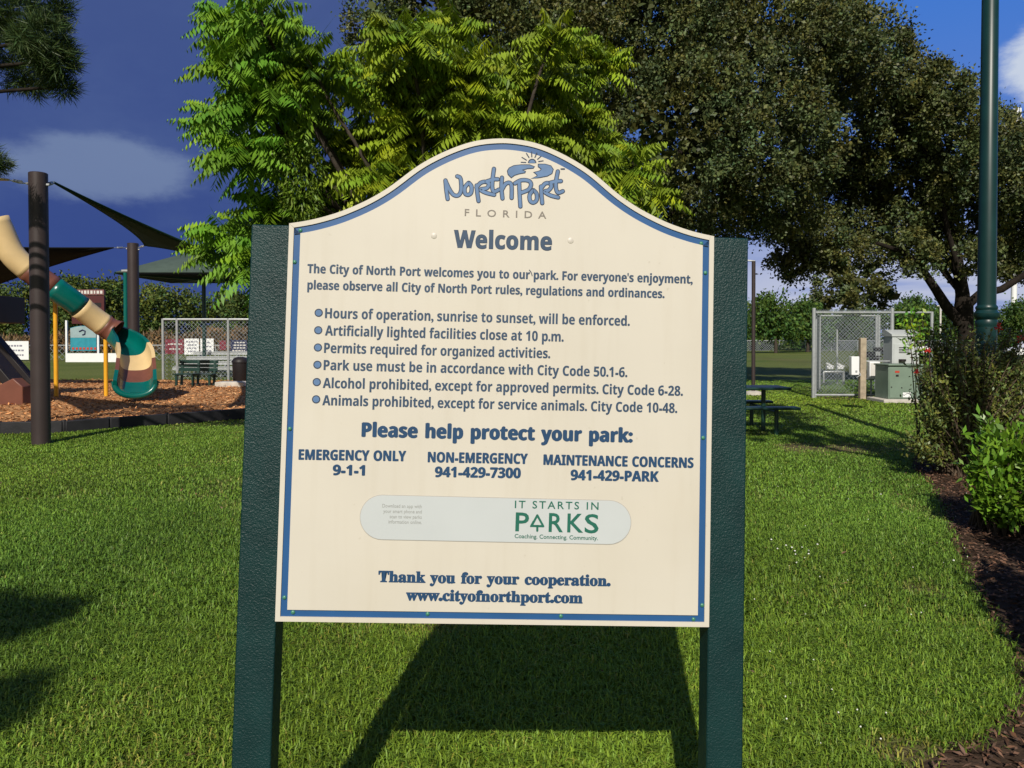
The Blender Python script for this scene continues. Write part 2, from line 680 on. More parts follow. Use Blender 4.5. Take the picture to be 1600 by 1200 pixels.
# planting bed on the right
bed_edge = [(1424, 732), (1452, 752), (1464, 775), (1472, 800), (1486, 850), (1512, 905), (1540, 955), (1566, 1010), (1582, 1050),
            (1578, 1100), (1545, 1140), (1490, 1170), (1420, 1205), (1300, 1300)]
BED = [tuple(gr(*p)[:2]) for p in bed_edge]
BED += [(1.5, 1.2), (9, 1.2), (9, 10.5), (5.5, 10.5)]
# playground surface
kerb_px = [(-260, 700), (-120, 690), (0, 679), (100, 677), (170, 671), (260, 664), (385, 654), (470, 640), (520, 622), (505, 607)]
KERB = [tuple(gr(*p)[:2]) for p in kerb_px]
PLAY = KERB + [(-5.5, 26.5), (-9.5, 28.5), (-14, 29.2), (-20, 29.5), (-30, 29)]


def sheet(name, poly, z, m):
    mb = MB()
    mb.add([(x, y, z) for x, y in poly], [tuple(range(len(poly)))])
    o = mb.build(name, m)
    if o.data.polygons[0].normal.z < 0:
        o.data.flip_normals()
    return tag(o, kind='structure')


M['bed_soil'] = mat('bark_mulch', (.030, .020, .014), .9, .1, .3, 10, bump=1, bscale=60, col2=(.085, .055, .036))
M['playchips'] = mat('wood_chip_surface', (.34, .165, .065), .9, .1, .3, 7, bump=1, bscale=40, col2=(.50, .27, .125))
sheet('mulch_bed', BED, .006, M['bed_soil'])
sheet('playground_surface', PLAY, .05, M['playchips'])


def chips(name, poly, n, z, L, m, base, spread):
    P = np.array(poly)
    x = rng.uniform(P[:, 0].min(), P[:, 0].max(), n * 3)
    y = rng.uniform(P[:, 1].min(), P[:, 1].max(), n * 3)
    k = in_poly(x, y, poly) & (np.abs(x) < .75 * y + 1.2)
    x, y = x[k][:n], y[k][:n]
    n = len(x)
    a = rng.uniform(0, 6.28, n)
    A = np.c_[np.cos(a), np.sin(a), rng.normal(0, .3, n)]
    S = np.c_[-np.sin(a), np.cos(a), rng.normal(0, .6, n)]
    v, f, c = leaves(np.c_[x, y, z + rng.uniform(0, .015, n)], A, S, L * rng.uniform(.5, 1.4, n), L * .35 * rng.uniform(.5, 1.3, n),
                     tints(n, base, spread, .15))
    return tag(np_mesh(name, v, f, m, c), kind='stuff')


tag(chips('bark_mulch', BED, 30000, .012, .042, M['chip'], 1.2, .8), 'dark bark mulch scattered over the planting bed under the shrubs', 'mulch')
tag(chips('wood_chips', PLAY, 26000, .055, .10, M['chip_tan'], 1.1, .6), 'orange tan wood chips covering the playground under the slide', 'wood chips')

# kerb round the playground
mb = MB()
kp = [Vector((x, y, 0)) for x, y in KERB]
fine = []
for a, b in zip(kp[:-1], kp[1:]):
    n = max(1, int((b - a).length / 1.3))
    fine += [a.lerp(b, i / n) for i in range(n)]
fine.append(kp[-1])
for a, b in zip(fine[:-1], fine[1:]):
    d = (b - a).normalized()
    mb.beam(a + d * .012 + Vector((0, 0, .105)), b - d * .012 + Vector((0, 0, .105)), .11, .21)
    mb.tube([b + Vector((0, 0, 0)), b + Vector((0, 0, .225))], .035, 8)
tag(mb.build('kerb', M['kerb'], bevel=.012), kind='structure')


# ------------------------------------------------------------------ grass
def build_grass():
    parts = []
    for lo, hi, dens, L, W in ((1.9, 4.2, 12500, .066, .0052), (4.2, 7.5, 6200, .052, .0066), (7.5, 14, 2100, .040, .011), (14, 30, 420, .036, .024)):
        n = int(dens * ((hi * hi - lo * lo) * .72 + 2.0 * (hi - lo)))
        y = np.sqrt(rng.uniform(lo * lo, hi * hi, n))
        x = rng.uniform(-1, 1, n) * (.72 * y + 1.0)
        d = deadness(x, y)
        bx = x + rng.normal(0, .035, n)
        by = y + rng.normal(0, .05, n)
        keep = ~in_poly(bx, by, BED) & ~in_poly(x, y, PLAY) & (rng.uniform(0, 1, n) > d * .75)
        x, y, d = x[keep], y[keep], d[keep]
        n = len(x)
        a = rng.uniform(0, 2 * np.pi, n)
        lean = rng.uniform(.25, 1.45, n)
        tall = 1 + .35 * pnoise(x, y, 1.3, 21)
        l = L * rng.uniform(.55, 1.35, n) * (1 - .45 * d) * np.clip(tall, .5, 1.5)
        dirv = np.c_[np.cos(a), np.sin(a), np.zeros(n)]
        up = np.c_[np.zeros(n), np.zeros(n), np.ones(n)]
        b = a + np.pi / 2 + rng.normal(0, .5, n)
        side = np.c_[np.cos(b), np.sin(b), np.zeros(n)] * (W * rng.uniform(.6, 1.3, n))[:, None] * .5
        P = np.c_[x, y, np.zeros(n)]
        mid = P + up * (l * .62)[:, None] + dirv * (l * lean * .28)[:, None]
        tip = P + up * (l * (1 - .5 * lean))[:, None] + dirv * (l * lean * .95)[:, None]
        V = np.empty((n, 5, 3))
        V[:, 0], V[:, 1], V[:, 2], V[:, 3], V[:, 4] = P - side, P + side, mid + side * .9, mid - side * .9, tip
        q = np.arange(n)[:, None] * 5
        # two triangles + one for the tip
        T = np.concatenate([q + [0, 1, 2], q + [0, 2, 3], q + [3, 2, 4]])
        c = tints(n, 1.06, .28, .10)
        pn = pnoise(x, y, .55, 5)
        c = c * np.c_[1 + .22 * pn, 1 + .10 * pn, 1 - .1 * pn] * (1.08 + .20 * pnoise(x, y, 1.9, 31))[:, None]
        yel = rng.uniform(0, 1, n) < .025 + .55 * d
        c[yel] = c[yel] * np.array([1.8, 1.15, 2.2])
        parts.append((V.reshape(-1, 3), T, np.repeat(c, 5, axis=0)))
    v, f, c = join(parts)
    o = np_mesh('grass', v, f, M['blade'], c)
    tag(o, 'short green lawn grass with dry yellow blades around the sign', 'grass', kind='stuff')


build_grass()
# a few white clover heads in the lawn
mb = MB()
for px, py in [(1208, 856), (1235, 860), (1260, 862), (1243, 872), (1259, 876), (1268, 876), (1236, 868), (1252, 884), (1382, 782),
               (1210, 870), (1275, 861), (1497, 888), (1240, 875), (1262, 869)]:
    g = gr(px + random.uniform(-8, 8), py + random.uniform(-5, 5))
    mb.lathe((g.x, g.y, random.uniform(.025, .05)), [(.002, 0), (.006, .003), (.0075, .007), (.005, .011), (.002, .012)], 7)
for _ in range(70):
    g = gr(random.uniform(1170, 1560), random.uniform(740, 1180))
    if g.x < .62 * g.y - .35 or g.y > 5:
        mb.lathe((g.x, g.y, random.uniform(.02, .04)), [(.001, 0), (.0035, .002), (.004, .005), (.001, .008)], 6)
o = mb.build('clover_flowers', M['petal'], smooth=True)
tag(o, 'tiny white clover heads in the lawn right of the sign', 'flowers', kind='stuff')

# fallen leaves on the lawn
n = 260
y = np.sqrt(rng.uniform(2.2 ** 2, 11 ** 2, n))
x = rng.uniform(-1, 1, n) * (.7 * y + .5)
k = ~in_poly(x, y, BED)
x, y = x[k], y[k]
n = len(x)
a = rng.uniform(0, 6.28, n)
v, f, c = leaves(np.c_[x, y, rng.uniform(.02, .045, n)], np.c_[np.cos(a), np.sin(a), rng.normal(0, .3, n)], np.c_[-np.sin(a), np.cos(a), rng.normal(0, .5, n)],
                 rng.uniform(.02, .055, n), rng.uniform(.010, .022, n), tints(n, 1.9, .5, .2))
tag(np_mesh('fallen_leaves', v, f, M['chip'], c), 'small brown fallen leaves lying about the lawn', 'leaves', kind='stuff')

# ------------------------------------------------------------------ the welcome sign
SK = .914                                   # the board is 1.115 m wide
SC = np.array([-.05032423, 2.14337011, .79882818 - CAM_H]) * SK + np.array([0, 0, CAM_H])
YAW, LEAN, ROLL, SW = .0346836, -.05919496, .0255943, 1.22 * SK
RM = Matrix.Rotation(YAW, 3, 'Z') @ Matrix.Rotation(LEAN, 3, 'X') @ Matrix.Rotation(ROLL, 3, 'Y')
Z0 = .885
sign = empty('welcome_sign', Vector(SC) - RM @ Vector((0, 0, Z0)),
             'large cream park welcome sign with blue border between two dark green posts', 'sign')
sign.rotation_euler = RM.to_euler()
RMi = RM.transposed()


def uv(px, py):
    """point of the board's front plane under a pixel, in the sign's own axes (x, height above the board's foot)"""
    d = RMi @ ray(px, py)
    o = RMi @ (Vector((0, 0, CAM_H)) - Vector(SC))
    t = -o.y / d.y
    p = o + d * t
    return p.x, p.z


top_px = [(451, 348), (470, 346), (492.5, 342), (530, 331), (567.5, 315), (605, 295.6), (624, 282.5), (642.5, 267), (661, 254), (692.5, 238),
          (725, 226), (757, 218.5), (795, 215.5), (837, 220.5), (863, 231), (887.5, 243.5), (920, 263), (940, 279), (958, 296),
          (980, 314), (1002, 329), (1045, 350), (1085, 363), (1115, 370)]
pts = [uv(*p) for p in top_px]
ux, uz = np.array([p[0] for p in pts]), np.array([p[1] for p in pts])
gxs = np.linspace(-SW / 2, SW / 2, 121)
gz = np.interp(gxs, ux, uz)
gz = (gz + gz[::-1]) / 2                                   # the board is symmetrical
k = np.exp(-np.linspace(-2, 2, 13) ** 2)
k /= k.sum()
gz = np.convolve(np.pad(gz, 6, mode='reflect', reflect_type='odd'), k, 'valid')
loop = [(x, z) for x, z in zip(gxs[::-1], gz[::-1])]       # from top right over to top left
loop += [(-SW / 2, z) for z in np.linspace(gz[0], 0, 12)[1:]]
loop += [(x, 0) for x in np.linspace(-SW / 2, SW / 2, 12)[1:]]
loop += [(SW / 2, z) for z in np.linspace(0, gz[-1], 12)[1:-1]]


def inset(lp, d):
    n = len(lp)
    P = [Vector(p) for p in lp]
    out = []
    for i in range(n):
        a, b, c = P[i - 1], P[i], P[(i + 1) % n]
        e1, e2 = (b - a).normalized(), (c - b).normalized()
        n1, n2 = Vector((-e1.y, e1.x)), Vector((-e2.y, e2.x))
        mth = (n1 + n2)
        mth = mth / max(.3, (1 + n1.dot(n2)))
        out.append(tuple(b + mth * d))
    return out


def ring(mb, a, b, y0, y1):
    n = len(a)
    vs = [(x, y0, z) for x, z in a] + [(x, y0, z) for x, z in b] + [(x, y1, z) for x, z in a] + [(x, y1, z) for x, z in b]
    fs = []
    for i in range(n):
        j = (i + 1) % n
        fs += [(i, j, n + j, n + i), (2 * n + i, 3 * n + i, 3 * n + j, 2 * n + j), (i, 2 * n + i, 2 * n + j, j), (n + i, n + j, 3 * n + j, 3 * n + i)]
    mb.add(vs, fs)


def up_z(lp):
    return [(x, z + Z0) for x, z in lp]


L0, L1, L2 = up_z(loop), up_z(inset(loop, .0125)), up_z(inset(loop, .0298))
mb = MB()
mb.prism(L0, .0042, .020)
ring(mb, L0, L1, 0, .0042)
mb.prism(L2, 0, .0042)
mb.build('board', M['cream'], sign, local=True)
mb = MB()
ring(mb, inset(L1, .0002), inset(L2, -.0002), .0032, .0041)
mb.build('border', M['sign_blue'], sign, local=True)

# posts
for s, lo, hi, ztop in ((-1, .0015, .101, 1.115 * SK), (1, .0015, .097, 1.118 * SK)):
    x0, x1 = SW / 2 + lo, SW / 2 + hi
    mb = MB()
    mb.box((s * (x0 + x1) / 2, .054, (Z0 + ztop - .12) / 2), (x1 - x0, .080, Z0 + ztop + .12))
    p = mb.build('post', M['post_green'], sign, local=True, bevel=.004)
    # bracket that carries the board, behind it
    for h in (.25, .75):
        mb = MB()
        mb.box((s * (SW / 2 - .02), .032, Z0 + h), (.10, .010, .05))
        mb.build('bracket', M['steel'], p, local=True)

# bolts in the blue channel and cream plugs
for px, py in [(469, 359.5), (460, 409), (1096, 380), (1102.5, 426), (452.5, 670), (1099, 684), (444, 934), (457.5, 957), (668, 959.5),
               (876.5, 963), (1084, 968), (1097.5, 946)]:
    x, z = uv(px, py)
    mb = MB()
    n = 10
    vs = []
    for r, y in ((.0052, .0035), (.0052, .0012), (.0035, -.0005), (.0008, -.0010)):
        vs += [(x + r * math.cos(6.283 * k / n), y, z + Z0 + r * math.sin(6.283 * k / n)) for k in range(n)]
    fs = [(i * n + k, i * n + (k + 1) % n, (i + 1) * n + (k + 1) % n, (i + 1) * n + k) for i in range(3) for k in range(n)]
    fs.append(tuple(range(3 * n, 4 * n)))
    mb.add(vs, fs)
    mb.build('bolt', M['bolt'], sign, local=True, smooth=True)
for px, py in [(678, 368.5), (891.6, 376)]:
    x, z = uv(px, py)
    mb = MB()
    n = 14
    vs = []
    for r, y in ((.0080, .0), (.0074, -.0011), (.0050, -.0018), (.001, -.0020)):
        vs += [(x + r * math.cos(6.283 * k / n), y, z + Z0 + r * math.sin(6.283 * k / n)) for k in range(n)]
    fs = [(i * n + k, i * n + (k + 1) % n, (i + 1) * n + (k + 1) % n, (i + 1) * n + k) for i in range(3) for k in range(n)]
    fs.append(tuple(range(3 * n, 4 * n)))
    mb.add(vs, fs)
    mb.build('plug', M['plug'], sign, local=True, smooth=True)


# lettering: Blender's own built-in font; the bold and the serif faces come from its mathematical alphabets
def face(s, style):
    base = {'bold': (0x1D5D4, 0x1D5EE, 0x1D7EC), 'serif': (0x1D400, 0x1D41A, 0x1D7CE)}.get(style)
    if not base:
        return s
    return ''.join(chr(base[0] + ord(c) - 65) if 'A' <= c <= 'Z' else chr(base[1] + ord(c) - 97) if 'a' <= c <= 'z'
                   else chr(base[2] + ord(c) - 48) if c.isdigit() else c for c in s)


def text_mesh(s, style, spacing=1.0, weight=0.0, words=1.0):
    cu = bpy.data.curves.new('lettering', 'FONT')
    cu.body = face(s, style)
    cu.size = 1
    cu.space_character = spacing
    cu.space_word = words
    cu.offset = weight
    cu.resolution_u = 3
    o = bpy.data.objects.new('lettering', cu)
    C.objects.link(o)
    bpy.context.view_layer.update()
    dg = bpy.context.evaluated_depsgraph_get()
    me = bpy.data.meshes.new_from_object(o.evaluated_get(dg))
    V = np.array([v.co[:] for v in me.vertices]).reshape(-1, 3)
    Fc = [tuple(p.vertices) for p in me.polygons]
    E = [tuple(e.vertices) for e in me.edges]
    bpy.data.objects.remove(o)
    bpy.data.curves.remove(cu)
    bpy.data.meshes.remove(me)
    return V, Fc


def bolder_stops(V, Fc):
    """full stops, commas and hyphens come from the light face: fatten them"""
    par = list(range(len(V)))

    def find(i):
        while par[i] != i:
            par[i] = par[par[i]]
            i = par[i]
        return i
    for f in Fc:
        for i in f[1:]:
            par[find(i)] = find(f[0])
    isl = {}
    for i in range(len(V)):
        isl.setdefault(find(i), []).append(i)
    for ids in isl.values():
        p = V[ids]
        lo, hi = p[:, :2].min(0), p[:, :2].max(0)
        w, h = hi - lo
        c = (lo + hi) / 2
        if lo[1] < .02 and h < .34 and w < .2 and hi[1] < .2:
            V[ids, 0] = c[0] + (V[ids, 0] - c[0]) * 1.5
            if h < .17:
                V[ids, 1] = lo[1] + (V[ids, 1] - lo[1]) * 1.4
            else:
                V[ids, 1] = hi[1] + .03 + (V[ids, 1] - hi[1]) * 1.2
        elif h < .17 and w < .17 and .2 < lo[1] and hi[1] < .6:
            V[ids, 0] = c[0] + (V[ids, 0] - c[0]) * 1.5
            V[ids, 1] = lo[1] + (V[ids, 1] - lo[1]) * 1.4
        elif h < .13 and .15 < w < .5 and lo[1] > .15:
            V[ids, 1] = c[1] + (V[ids, 1] - c[1]) * 1.6
    return V


CAPS = {}


def cap_height(style):
    if style not in CAPS:
        V, _ = text_mesh('H', style)
        CAPS[style] = V[:, 1].max() - V[:, 1].min()
    return CAPS[style]


def solid(mb, V, Fc, y0, y1):
    """flat faces (x, z in V) given a thickness: front at y0, walls along the open edges back to y1"""
    n = len(V)
    cnt = {}
    for f in Fc:
        for i in range(len(f)):
            e = (f[i], f[(i + 1) % len(f)])
            cnt[tuple(sorted(e))] = cnt.get(tuple(sorted(e)), 0) + 1
    vs = [(v[0], y0, v[1]) for v in V] + [(v[0], y1, v[1]) for v in V]
    fs = list(Fc)
    fs += [(a, b, b + n, a + n) for (a, b), k in cnt.items() if k == 1]
    mb.add(vs, fs)


def letter(mb, s, style, l, r, cap, spacing=1.0, weight=0.0, y0=-.0007, y1=.0004, words=1.0, grow=0.0):
    """one line of text fitted between two baseline pixels, capitals cap pixels tall"""
    V, Fc = text_mesh(s, style, spacing, grow if style == 'bold' else weight, words)
    if style != 'plain':
        V = bolder_stops(V, Fc)
    u0, v0 = uv(*l)
    u1, v1 = uv(*r)
    ut, vt = uv(l[0], l[1] - cap)
    wid = math.hypot(u1 - u0, v1 - v0)
    hgt = vt - v0
    x0, x1 = V[:, 0].min() + grow, V[:, 0].max() - grow
    sx, sy = wid / (x1 - x0), hgt / cap_height(style)
    a = math.atan2(v1 - v0, u1 - u0)
    X_, Y_ = (V[:, 0] - x0) * sx, V[:, 1] * sy
    P = np.c_[u0 + X_ * math.cos(a) - Y_ * math.sin(a), v0 + Z0 + X_ * math.sin(a) + Y_ * math.cos(a)]
    solid(mb, P, Fc, y0, y1)
    if weight and style != 'plain':                     # heavier strokes: the same letters again, a hair to the side
        for k, (dx, dz) in enumerate(((-1, 0), (1, 0), (0, .6), (0, -.6))):
            solid(mb, P + np.array([dx, dz]) * weight * sx, Fc, y0 + .00002 * (k + 1), y1)


def block(name, m, lines, parent=sign, **kw):
    for ln in lines:
        mb = MB()
        letter(mb, *ln[:5], **kw)
        o = mb.build(name, m, parent, local=True)
    return o


block('state_name', M['text_grey'], [('FLORIDA', 'plain', (726, 337.3), (853.5, 341.5), 10.6)], spacing=2.0, weight=.012)
block('welcome_carve_shade', M['logo_dark'], [('Welcome', 'bold', (709.6, 386.9), (861.5, 390.8), 26.8)], weight=.008, grow=.022, y0=-.0003, spacing=1.03)  # wider dark layer painted as the shade in the carved edges
block('welcome_heading', M['text_blue'], [('Welcome', 'bold', (709.6, 386.9), (861.5, 390.8), 26.8)], weight=.012, spacing=1.03)
block('greeting_text', M['text_blue'], [
    ("The City of North Port welcomes you to our park. For everyone's enjoyment,", 'bold', (480.5, 426.5), (1082, 443.2), 13.8),
    ('please observe all City of North Port rules, regulations and ordinances.', 'bold', (480.5, 452), (1038, 465.8), 13.8)], weight=.022, words=1.15)
block('rules_text', M['text_blue'], [
    ('Hours of operation, sunrise to sunset, will be enforced.', 'bold', (508, 497), (983.8, 509.2), 15.5),
    ('Artificially lighted facilities close at 10 p.m.', 'bold', (508, 524), (880.5, 533.8), 15.5),
    ('Permits required for organized activities.', 'bold', (506.5, 551.2), (859.5, 559.8), 15.5),
    ('Park use must be in accordance with City Code 50.1-6.', 'bold', (505.8, 578), (980, 589.3), 15.5),
    ('Alcohol prohibited, except for approved permits. City Code 6-28.', 'bold', (504.5, 606), (1066.8, 618.5), 15.5),
    ('Animals prohibited, except for service animals. City Code 10-48.', 'bold', (503.8, 633), (1058, 645.3), 15.5)], weight=.014, words=1.05)
block('help_heading', M['text_deep'], [('Please help protect your park:', 'bold', (566, 682), (987.5, 691), 21.5)], weight=.048, words=1.35, spacing=1.02)
block('contact_text', M['text_deep'], [
    ('EMERGENCY ONLY', 'bold', (467, 718), (634, 720.5), 15.8), ('9-1-1', 'bold', (520.5, 742), (569.5, 742.8), 15.8),
    ('NON-EMERGENCY', 'bold', (668.8, 722), (824, 724.8), 15.8), ('941-429-7300', 'bold', (680, 745), (813, 747), 15.8),
    ('MAINTENANCE CONCERNS', 'bold', (849.5, 726), (1083, 731), 15.8), ('941-429-PARK', 'bold', (892, 749.8), (1028.5, 752.5), 15.8)],
    weight=.038, words=1.25)
block('closing_text', M['text_deep'], [
    ('Thank you for your cooperation.', 'serif', (591.3, 908.8), (953.8, 915.5), 16.6),
    ('www.cityofnorthport.com', 'serif', (634.5, 937.5), (910, 942.3), 16.6)], weight=.018, words=1.3)

# bullets: a ring darkened as the carved edge's shade, and a lighter disc
for px, py in [(498, 488.8), (497.3, 516), (496.8, 543), (496, 570), (495, 597), (494, 624)]:
    x, z = uv(px, py)
    up = None
    for r0, m_, nm, y0 in ((.0108, 'logo_dark', 'bullet', -.0003), (.0080, 'logo_light', 'bullet_disc', -.0008)):
        mb = MB()
        mb.prism([(x + r0 * math.cos(6.283 * k / 20), z + Z0 + r0 * math.sin(6.283 * k / 20)) for k in range(20)], y0, .0003)
        up = mb.build(nm, M[m_], up or sign, local=True)


# the brush-lettered town logo
def zl(x, y):                                            # pixel of an enlarged crop of the logo -> photograph
    return uv(660 + x * .1625, 220 + y * .1625)


def stroke(mb, pts_, w, y0, y1):
    P = [Vector(p) for p in pts_]
    if len(P) > 2:                                       # smooth the hand
        Q = []
        for i in range(len(P) - 1):
            p0, p1, p2, p3 = P[max(i - 1, 0)], P[i], P[i + 1], P[min(i + 2, len(P) - 1)]
            for k in range(6):
                t = k / 6
                Q.append(.5 * ((2 * p1) + (p2 - p0) * t + (2 * p0 - 5 * p1 + 4 * p2 - p3) * t * t + (3 * p1 - p0 - 3 * p2 + p3) * t ** 3))
        Q.append(P[-1])
        P = Q
    left, right = [], []
    for i, p in enumerate(P):
        t = (P[min(i + 1, len(P) - 1)] - P[max(i - 1, 0)])
        t.normalize()
        nn = Vector((-t.y, t.x)) * w
        left.append(p + nn)
        right.append(p - nn)
    n = len(P)
    vs, fs = [], []
    for y in (y0, y1):
        vs += [(q.x, y, q.y + Z0) for q in left] + [(q.x, y, q.y + Z0) for q in right]
    for i in range(n - 1):
        fs += [(i, i + 1, n + i + 1, n + i), (i, i + 1, 2 * n + i + 1, 2 * n + i), (n + i, n + i + 1, 3 * n + i + 1, 3 * n + i)]
    mb.add(vs, fs)
    for p in (P[0], P[-1]):
        mb.prism([(p.x + w * math.cos(6.283 * k / 14), p.y + Z0 + w * math.sin(6.283 * k / 14)) for k in range(14)], y0 + .00002, y1)


STROKES = [
    [(222, 382), (230, 470), (243, 560)], [(224, 390), (262, 470), (300, 520), (345, 525), (372, 480), (372, 400), (362, 355), (335, 342)],  # N
    [(445, 405), (408, 450), (410, 505), (438, 520), (468, 500), (472, 440), (448, 406)],                                                     # o
    [(522, 430), (528, 500), (540, 580)], [(520, 450), (560, 405), (610, 395), (640, 415), (620, 455), (560, 470), (610, 500), (690, 520)],  # r
    [(688, 270), (675, 370), (672, 450), (690, 490), (735, 470)], [(610, 395), (680, 372), (725, 370)],                                      # t
    [(765, 355), (760, 450), (770, 555)], [(765, 470), (800, 415), (840, 405), (858, 440), (858, 550)],                                      # h
    [(930, 400), (935, 520), (942, 632)], [(890, 410), (950, 380), (1020, 385), (1045, 420), (1020, 470), (950, 500)],                       # P
    [(1065, 475), (1032, 520), (1035, 575), (1065, 595), (1098, 570), (1098, 510), (1068, 476)],                                             # o
    [(1140, 440), (1145, 520), (1152, 600)], [(1140, 460), (1180, 412), (1225, 410), (1240, 440), (1215, 475), (1175, 490), (1230, 525), (1305, 545)],  # r
    [(1302, 295), (1285, 390), (1285, 460), (1305, 500), (1350, 485)], [(1225, 405), (1290, 390), (1332, 388)],                              # t
]
mbd, mbl = MB(), MB()
for i, s in enumerate(STROKES):
    q = [zl(*p) for p in s]
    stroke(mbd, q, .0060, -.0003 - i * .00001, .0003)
    stroke(mbl, q, .0038, -.0010 - i * .00001, -.0002)


def swoosh(mb, outline, grow, y0, y1):
    q = [Vector(zl(*p)) for p in outline]
    c = sum(q, Vector((0, 0))) / len(q)
    if grow:
        a = sum(q[i - 1].x * q[i].y - q[i].x * q[i - 1].y for i in range(len(q)))
        q = [Vector(p) for p in inset([tuple(p) for p in q], -grow if a > 0 else grow)]
    mb.prism([(p.x, p.y + Z0) for p in q], y0, y1)


LAND1 = [(855, 355), (825, 325), (818, 290), (835, 262), (880, 240), (950, 232), (1030, 232), (1075, 250), (1065, 264), (1010, 268), (960, 282),
         (990, 295), (985, 308), (930, 318), (885, 332)]
LAND2 = [(1115, 226), (1180, 226), (1235, 242), (1257, 275), (1245, 315), (1200, 340), (1120, 355), (1045, 364), (1105, 340), (1100, 325),
         (1075, 305), (1130, 290), (1145, 272), (1115, 250)]
for ol in (LAND1, LAND2):
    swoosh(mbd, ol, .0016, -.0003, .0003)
    swoosh(mbl, ol, -.0006, -.0010, -.0002)
for r0, mbx, y0, y1 in ((36, mbd, -.0003, .0003), (26, mbl, -.0010, -.0002)):        # the half sun
    q = [zl(1055 + r0 * math.cos(t) * 1.15, 215 - r0 * 1.2 * math.sin(t)) for t in np.linspace(0, math.pi, 14)]
    mbx.prism([(p[0], p[1] + Z0) for p in q], y0, y1)
for k, (a, b) in enumerate([((950, 207), (994, 209)), ((958, 160), (1000, 186)), ((1000, 122), (1025, 162)), ((1050, 108), (1052, 155)),
                            ((1100, 118), (1082, 160)), ((1140, 150), (1108, 178)), ((1160, 193), (1118, 200))]):
    q = [zl(*a), zl(*b)]
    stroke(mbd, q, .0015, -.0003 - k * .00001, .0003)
q = [zl(1335, 272), zl(1364, 272)]
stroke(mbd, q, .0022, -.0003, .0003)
lg = mbl.build('logo', M['logo_light'], sign, local=True)
mbd.build('logo_shade_and_rays', M['logo_dark'], lg, local=True)  # carved-edge shade as a dark layer, together with the sun's rays

# the plaque
pl0, pl1 = (563, 808), (985.8, 815.5)


def pill(x0, x1, ztop0, ztop1, zb0, zb1, g):
    # in pixels; slanted stadium
    out = []
    r0 = (zb0 - ztop0) / 2
    r1 = (zb1 - ztop1) / 2
    for t in np.linspace(math.pi / 2, 3 * math.pi / 2, 16):
        out.append((x0 + r0 + (r0 + g) * math.cos(t), (ztop0 + zb0) / 2 - (r0 + g) * math.sin(t)))
    for t in np.linspace(3 * math.pi / 2, 5 * math.pi / 2, 16):
        out.append((x1 - r1 + (r1 + g) * math.cos(t), (ztop1 + zb1) / 2 - (r1 + g) * math.sin(t)))
    return [(u, v + Z0) for u, v in (uv(*p) for p in out)]


mb = MB()
mb.prism(pill(563, 985.5, 773.8, 782.2, 842.6, 850, 0), -.0016, .0002)
plaque = mb.build('plaque', M['plaque'], sign, local=True)
mb = MB()
mb.prism(pill(563, 985.5, 773.8, 782.2, 842.6, 850, .9), -.0009, .0003)
mb.build('plaque_rim', M['plaque_edge'], plaque, local=True)
py0 = dict(y0=-.0022, y1=-.0014)
block('app_note', M['plaque_grey'], [
    ('Download an app with', 'plain', (597.5, 792.5), (659, 793.8), 5.4), ('your smart phone and', 'plain', (599, 801), (659, 802), 5.4),
    ('scan to view parks', 'plain', (609, 809.3), (659, 810.3), 5.4), ('information online.', 'plain', (607, 817.4), (659, 818.5), 5.4)], plaque, **py0)
block('slogan_top', M['plaque_green'], [('IT STARTS IN', 'plain', (804.3, 793.5), (935, 796.3), 11.4)], plaque, spacing=1.3, weight=.010, **py0)
block('slogan_foot', M['plaque_green'], [('Coaching. Connecting. Community.', 'plain', (804, 840.3), (934, 843.6), 6.2)], plaque, weight=.012, **py0)
mb = MB()
letter(mb, 'P', 'plain', (805, 829.3), (826, 829.9), 28.4, weight=.014, **py0)
letter(mb, 'R', 'plain', (857, 830.3), (879.5, 830.9), 28.4, weight=.014, **py0)
letter(mb, 'K', 'plain', (886, 831), (911, 831.6), 28.4, weight=.014, **py0)
letter(mb, 'S', 'plain', (913, 832), (935, 832.5), 28.4, weight=.014, **py0)


def px_stroke(pts_, w):
    q = [uv(*p) for p in pts_]
    for a, b in zip(q[:-1], q[1:]):
        stroke(mb, [a, b], w, -.0022 - px_stroke.k, -.0014)
        px_stroke.k += .00001


px_stroke.k = 0
px_stroke([(839.5, 805), (830.5, 821.5), (848.8, 822), (839.5, 805)], .0028)     # the A drawn as a fir tree
px_stroke([(839.5, 822), (839.4, 829)], .0028)
px_stroke([(833.5, 814.5), (829.5, 822)], .0024)
mb.build('slogan_name', M['plaque_green'], plaque, local=True)


mb = MB()
stroke(mb, [uv(827, 422), uv(830, 426), uv(831.5, 431)], .0011, -.0006, .0003)
mb.build('scratch', M['logo_dark'], sign, local=True)


# ------------------------------------------------------------------ trees
def lobe_points(n, c, r, shell=.55, squash=.8):
    d = norm(rng.normal(0, 1, (n, 3)))
    q = r * (shell + (1 - shell) * rng.uniform(0, 1, (n, 1)) ** .6)
    p = d * q * np.array([1, 1, squash])
    return np.array(c) + p, d


